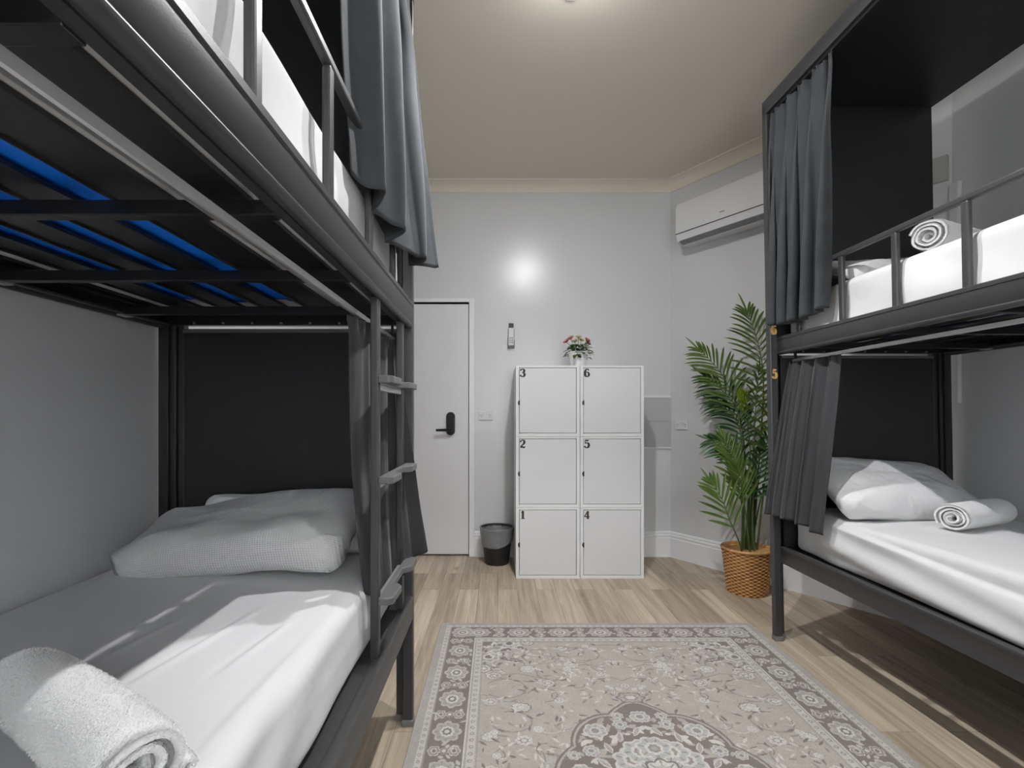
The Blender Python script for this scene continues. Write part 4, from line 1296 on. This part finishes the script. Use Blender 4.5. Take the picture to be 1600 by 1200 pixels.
# ------------------------------------------------------------------ rug
RW_, RL_ = 1.68, 2.34
RCX, RCY = 0.531, 2.79 - RL_ / 2
def build_rug():
    st = 0.0025
    nx, ny = int(RW_ / 2 / st) + 1, int(RL_ / 2 / st) + 1
    xs = np.linspace(0, RW_ / 2, nx); ys = np.linspace(0, RL_ / 2, ny)
    X, Y = np.meshgrid(xs, ys)            # quarter, origin = rug centre
    beige = np.array((0.415, 0.385, 0.335)); cream = np.array((0.58, 0.56, 0.525)); dark = np.array((0.195, 0.165, 0.155)); grey = np.array((0.375, 0.350, 0.330)); mid_ = np.array((0.285, 0.255, 0.235)); blue = np.array((0.42, 0.43, 0.42))
    C = np.zeros((ny, nx, 3)); C[:] = beige
    e = np.minimum(RW_ / 2 - X, RL_ / 2 - Y)
    vert = (RW_ / 2 - X) < (RL_ / 2 - Y)   # in long-side border: runs along Y
    s_ = np.where(vert, Y, X + 0.0)        # coordinate along border
    def put(mask, col, a=1.0):
        C[mask] = C[mask] * (1 - a) + np.asarray(col) * a
    def ell(cx_, cy_, rx, ry, rot=0.0, region=None):
        c_, s2 = math.cos(rot), math.sin(rot)
        dx, dy = X - cx_, Y - cy_
        u = (dx * c_ + dy * s2) / rx; v = (-dx * s2 + dy * c_) / ry
        return u * u + v * v
    def flower(cx_, cy_, r, n=8, cols=(dark, cream, mid_, cream), rot=0.0, sx=1.0, sy=1.0):
        x0, x1 = np.searchsorted(xs, [cx_ - r * 1.3 * sx, cx_ + r * 1.3 * sx]); y0, y1 = np.searchsorted(ys, [cy_ - r * 1.3 * sy, cy_ + r * 1.3 * sy])
        if x0 >= x1 or y0 >= y1: return
        sl = (slice(y0, y1), slice(x0, x1))
        dx, dy = (X[sl] - cx_) / sx, (Y[sl] - cy_) / sy
        rr = np.hypot(dx, dy); th = np.arctan2(dy, dx) + rot
        pr = 0.80 + 0.20 * np.abs(np.cos(n * th / 2))
        sub = C[sl]
        for k, cc in enumerate(cols):
            lim = r * (1.0, 0.86, 0.52, 0.34, 0.18)[k]
            sub[rr < lim * pr] = cc
        # petal veins
        vein = (np.abs(np.sin(n * th / 2)) < 0.22) & (rr < r * 0.80 * pr) & (rr > r * 0.5)
        sub[vein] = mid_
        C[sl] = sub
    def leaf(cx_, cy_, L, Wd, rot, col, edge=None):
        r = L * 1.1
        x0, x1 = np.searchsorted(xs, [cx_ - r, cx_ + r]); y0, y1 = np.searchsorted(ys, [cy_ - r, cy_ + r])
        if x0 >= x1 or y0 >= y1: return
        sl = (slice(y0, y1), slice(x0, x1))
        dx, dy = X[sl] - cx_, Y[sl] - cy_
        u = (dx * math.cos(rot) + dy * math.sin(rot)) / L; v = (-dx * math.sin(rot) + dy * math.cos(rot)) / Wd
        m = (np.abs(u) < 1) & (np.abs(v) < (1 - u * u))
        sub = C[sl]
        if edge is not None: sub[m] = edge; m = (np.abs(u) < 0.8) & (np.abs(v) < (0.8 - u * u) * 0.75)
        sub[m] = col; C[sl] = sub
    def line(pts, wdt, col):
        for i in range(len(pts) - 1):
            (ax_, ay_), (bx_, by_) = pts[i], pts[i + 1]
            x0, x1 = np.searchsorted(xs, [min(ax_, bx_) - wdt, max(ax_, bx_) + wdt]); y0, y1 = np.searchsorted(ys, [min(ay_, by_) - wdt, max(ay_, by_) + wdt])
            if x0 >= x1 or y0 >= y1: continue
            sl = (slice(y0, y1), slice(x0, x1))
            vx, vy = bx_ - ax_, by_ - ay_; L2 = vx * vx + vy * vy + 1e-12
            q = np.clip(((X[sl] - ax_) * vx + (Y[sl] - ay_) * vy) / L2, 0, 1)
            m = np.hypot(X[sl] - ax_ - q * vx, Y[sl] - ay_ - q * vy) < wdt
            sub = C[sl]; sub[m] = col; C[sl] = sub
    rn = random.Random(11)
    HX, HY = RW_ / 2, RL_ / 2
    fx, fy = HX - 0.235, HY - 0.235    # field half size
    # ---- field ornaments
    def arc(cx_, cy_, r, a0, a1, n=22, ry=None):
        ry = ry or r
        return [(cx_ + r * math.cos(lerp(a0, a1, k / n)), cy_ + ry * math.sin(lerp(a0, a1, k / n))) for k in range(n + 1)]
    for (cx_, cy_, r, a0, a1) in ((0.13, 0.80, 0.075, 0.3, 5.2), (0.33, 0.78, 0.085, 2.6, 8.2), (0.48, 0.70, 0.07, -1, 3.6), (0.50, 0.50, 0.085, 0.5, 5.6), (0.48, 0.27, 0.075, 1.2, 6.6), (0.46, 0.07, 0.085, 0.0, 4.4),
                                  (0.30, 0.62, 0.06, 2.0, 6.8), (0.14, 0.64, 0.07, -0.5, 3.8), (0.35, 0.45, 0.06, 0.2, 4.6), (0.55, 0.86, 0.05, 1, 6)):
        line(arc(cx_, cy_, r, a0, a1, ry=r * 0.85), 0.0028, mid_)
        for k in range(5):
            a = lerp(a0, a1, rn.random())
            leaf(cx_ + r * math.cos(a), cy_ + r * 0.85 * math.sin(a), 0.018, 0.006, a + 1.2, rn.choice([cream, mid_, dark]))
    line([(0.0, 0.56), (0.06, 0.60), (0.14, 0.72), (0.25, 0.73), (0.33, 0.86)], 0.0028, mid_)
    line([(0.22, 0.56), (0.35, 0.58), (0.44, 0.62), (0.56, 0.60)], 0.0028, mid_)
    line([(0.40, 0.36), (0.46, 0.40), (0.56, 0.40)], 0.0028, mid_)
    line([(0.0, 0.90), (0.10, 0.89), (0.2, 0.86), (0.30, 0.89)], 0.0028, mid_)
    for (cx_, cy_, r, n_) in ((0.22, 0.86, 0.028, 7), (0.07, 0.86, 0.022, 6), (0.42, 0.86, 0.024, 7), (0.20, 0.70, 0.030, 8), (0.40, 0.66, 0.036, 10), (0.02, 0.72, 0.020, 6), (0.55, 0.60, 0.034, 9), (0.32, 0.54, 0.030, 8),
                              (0.56, 0.40, 0.030, 8), (0.44, 0.36, 0.036, 10), (0.56, 0.18, 0.030, 8), (0.44, 0.16, 0.028, 7), (0.56, 0.0, 0.034, 9), (0.08, 0.62, 0.022, 7), (0.30, 0.80, 0.018, 6), (0.13, 0.56, 0.018, 6), (0.50, 0.80, 0.022, 6)):
        flower(cx_, cy_, r, n_, cols=(rn.choice([mid_, cream, dark]), cream, rn.choice([blue, mid_]), cream), rot=rn.random() * 3, sx=1.15)
    for _ in range(330):
        x, y = rn.uniform(0.0, fx - 0.02), rn.uniform(0.0, fy - 0.02)
        leaf(x, y, rn.uniform(0.010, 0.022), rn.uniform(0.003, 0.006), rn.uniform(0, PI), rn.choice([cream, cream, mid_, dark, blue]))
    # scalloped border line inside the field
    for _ in range(30):
        x, y = rn.uniform(0.02, fx - 0.04), rn.uniform(0.02, fy - 0.04)
        flower(x, y, rn.uniform(0.010, 0.020), rn.choice([5, 6, 7]), cols=(rn.choice([mid_, cream]), cream, rn.choice([mid_, blue]), cream), rot=rn.random() * 3)
    for _ in range(26):
        x, y = rn.uniform(0.02, fx - 0.04), rn.uniform(0.02, fy - 0.04); r_ = rn.uniform(0.02, 0.045); a0 = rn.uniform(0, 6)
        line(arc(x, y, r_, a0, a0 + rn.uniform(1.5, 3.5)), 0.0018, rn.choice([mid_, dark, cream]))
    # ---- corner spandrels
    for (cx_, cy_, r, n_, cc) in ((fx - 0.02, fy - 0.02, 0.10, 8, (cream, grey, cream, dark)), (fx - 0.13, fy - 0.02, 0.055, 7, (cream, blue, cream, dark)), (fx - 0.03, fy - 0.16, 0.055, 7, (cream, grey, cream, dark)), (fx - 0.22, fy - 0.01, 0.035, 7, (dark, cream, mid_, cream)), (fx - 0.01, fy - 0.27, 0.04, 7, (dark, cream, mid_, cream))):
        flower(cx_, cy_, r, n_, cols=cc)
    for _ in range(46):
        a = rn.uniform(PI, 1.5 * PI); rr = rn.uniform(0.05, 0.27)
        leaf(fx + rr * math.cos(a), fy + rr * math.sin(a), rn.uniform(0.010, 0.020), rn.uniform(0.005, 0.009), rn.uniform(0, PI), rn.choice([dark, dark, cream]))
    # ---- medallion
    th = np.arctan2(Y, X * 1.15 + 1e-9); rr = np.hypot(X * 1.15, Y)
    lob = 0.335 + 0.030 * np.abs(np.cos(4 * th)) ** 0.7 + 0.035 * np.exp(-((th - PI / 2) / 0.22) ** 2) + 0.03 * np.exp(-(th / 0.25) ** 2)
    put((rr < lob + 0.010), dark); put(rr < lob, beige); put(rr < lob - 0.010, dark)
    ringm = (rr < lob - 0.012)
    for k in range(60):
        a = rn.uniform(0, PI / 2); q = rn.uniform(0.20, 0.33)
        leaf(q * math.cos(a) / 1.15, q * math.sin(a), rn.uniform(0.012, 0.024), rn.uniform(0.006, 0.011), rn.uniform(0, PI), rn.choice([cream, grey, beige]))
    for (a, q, r) in ((PI / 2, 0.30, 0.040), (0.0, 0.30, 0.040), (0.80, 0.30, 0.045), (0.40, 0.27, 0.030), (1.2, 0.27, 0.030), (PI / 2 - 0.30, 0.32, 0.024), (0.25, 0.33, 0.024)):
        flower(q * math.cos(a) / 1.15, q * math.sin(a), r, 7, cols=(cream, blue, cream, mid_))
    for k in range(5):
        a = PI / 2 * k / 4
        leaf(0.215 * math.cos(a + 0.2) / 1.15, 0.215 * math.sin(a + 0.2), 0.030, 0.012, a + 0.9, grey, cream)
    for k in (0, 1, 2, 3):
        a = PI / 2 * k / 3
        flower(0.118 * math.cos(a) / 1.15, 0.118 * math.sin(a), 0.066, 7, cols=(cream, blue, cream, mid_, grey), rot=k * 0.5)
    flower(0.0, 0.0, 0.070, 8, cols=(dark, cream, blue, cream, dark))
    # pendant above and below the medallion
    flower(0.0, 0.43, 0.055, 7, cols=(dark, beige, mid_, cream), sx=1.1, sy=0.75)
    flower(0.0, 0.52, 0.022, 6, cols=(mid_, cream, dark, cream))
    # ---- borders
    put(e < 0.235, grey); put((e < 0.240) & (e > 0.235), mid_)
    put((e < 0.192) & (e > 0.062), dark)
    put((e < 0.196) & (e > 0.190), cream); put((e < 0.065) & (e > 0.060), mid_)
    # small guards
    for (lo_, hi_, per) in ((0.036, 0.058, 0.034), (0.204, 0.230, 0.036)):
        mdl = (lo_ + hi_) / 2; hw = (hi_ - lo_) / 2
        put((e > lo_) & (e < hi_), cream * 0.88)
        k = np.abs(((s_ / per) % 1.0) - 0.5)
        m = (e > lo_) & (e < hi_) & ((k / 0.24) ** 2 + ((e - mdl) / (hw * 0.62)) ** 2 < 1)
        put(m, mid_)
        m = (e > lo_) & (e < hi_) & ((k / 0.10) ** 2 + ((e - mdl) / (hw * 0.3)) ** 2 < 1)
        put(m, cream)
    put((e > 0.003) & (e < 0.006), cream); put(e < 0.003, mid_)
    # main border motifs
    bc_ = 0.127
    def bflower(s, r, n, horiz, **kw):
        if horiz: flower(s, HY - bc_ + kw.pop('o', 0), r, n, sx=1.15, sy=0.95, **kw)
        else: flower(HX - bc_ + kw.pop('o', 0), s, r, n, sx=0.95, sy=1.15, **kw)
    for horiz, Lh in ((True, HX), (False, HY)):
        s = 0.0; k = 0
        while s < Lh - 0.10:
            bflower(s, 0.056, 8, horiz, cols=(cream * 0.8, grey, cream, dark, cream))
            s2 = s + 0.105
            if s2 < Lh - 0.09:
                for o in (-0.034, 0.034): bflower(s2, 0.024, 6, horiz, cols=(cream, mid_, cream, dark), o=o)
                bflower(s2, 0.016, 5, horiz, cols=(cream * .85, dark, cream, cream))
            for q in range(14):
                ss = s + rn.uniform(-0.1, 0.1); oo = rn.uniform(-0.055, 0.055)
                if abs(ss - s) < 0.06 and abs(oo) < 0.05: continue
                if ss < 0 or ss > Lh - 0.07: continue
                if horiz: leaf(ss, HY - bc_ + oo, rn.uniform(0.010, 0.018), rn.uniform(0.004, 0.008), rn.uniform(0, PI), cream * 0.85)
                else: leaf(HX - bc_ + oo, ss, rn.uniform(0.010, 0.018), rn.uniform(0.004, 0.008), rn.uniform(0, PI), cream * 0.85)
            s += 0.21; k += 1
    flower(HX - bc_, HY - bc_, 0.058, 8, cols=(cream * 0.8, grey, cream, dark, cream))
    # mirror to the full rug
    full = np.concatenate([C[:, ::-1][:, :-1], C], axis=1)
    full = np.concatenate([full[::-1][:-1], full], axis=0)
    NX, NY = full.shape[1], full.shape[0]
    xx = np.linspace(-RW_ / 2, RW_ / 2, NX); yy = np.linspace(-RL_ / 2, RL_ / 2, NY)
    GX, GY = np.meshgrid(xx, yy)
    rng = np.random.default_rng(4)
    Z = 0.0075 + rng.uniform(-0.0004, 0.0004, GX.shape)
    wob = np.sin(GX * 31 + 3 * np.sin(GY * 17)) * np.sin(GY * 27 + 2 * np.sin(GX * 21))
    full = full * (1 + 0.05 * wob[..., None])
    full = full * 0.86 + np.array((0.36, 0.335, 0.30)) * 0.14
    full = full * (1 + 0.22 * (rng.random(GX.shape)[..., None] - 0.5))
    edge = np.minimum(RW_ / 2 - np.abs(GX), RL_ / 2 - np.abs(GY))
    Z[edge < 0.003] = 0.0008
    co = np.stack([GX, GY, Z], -1).reshape(-1, 3).astype(np.float32)
    me = bpy.data.meshes.new('rug')
    me.vertices.add(NX * NY); me.vertices.foreach_set('co', co.ravel())
    idx = np.arange(NX * NY).reshape(NY, NX)
    q = np.stack([idx[:-1, :-1], idx[:-1, 1:], idx[1:, 1:], idx[1:, :-1]], -1).reshape(-1, 4)
    nf_ = len(q)
    me.loops.add(nf_ * 4); me.loops.foreach_set('vertex_index', q.ravel().astype(np.int32))
    me.polygons.add(nf_); me.polygons.foreach_set('loop_start', (np.arange(nf_) * 4).astype(np.int32))
    me.update(calc_edges=True); me.validate()
    a = me.attributes.new('pattern', 'FLOAT_COLOR', 'POINT')
    rgba = np.ones((NX * NY, 4), np.float32); rgba[:, :3] = np.clip(full.reshape(-1, 3), 0, 1)
    a.data.foreach_set('color', rgba.ravel())
    me.materials.append(M['rug'])
    o = bpy.data.objects.new('rug', me); COL.objects.link(o)
    o.location = (RCX, RCY, 0.0)
    return tag(o, 'beige and brown patterned oriental rug on the wooden floor between the bunk beds', 'rug')
build_rug()
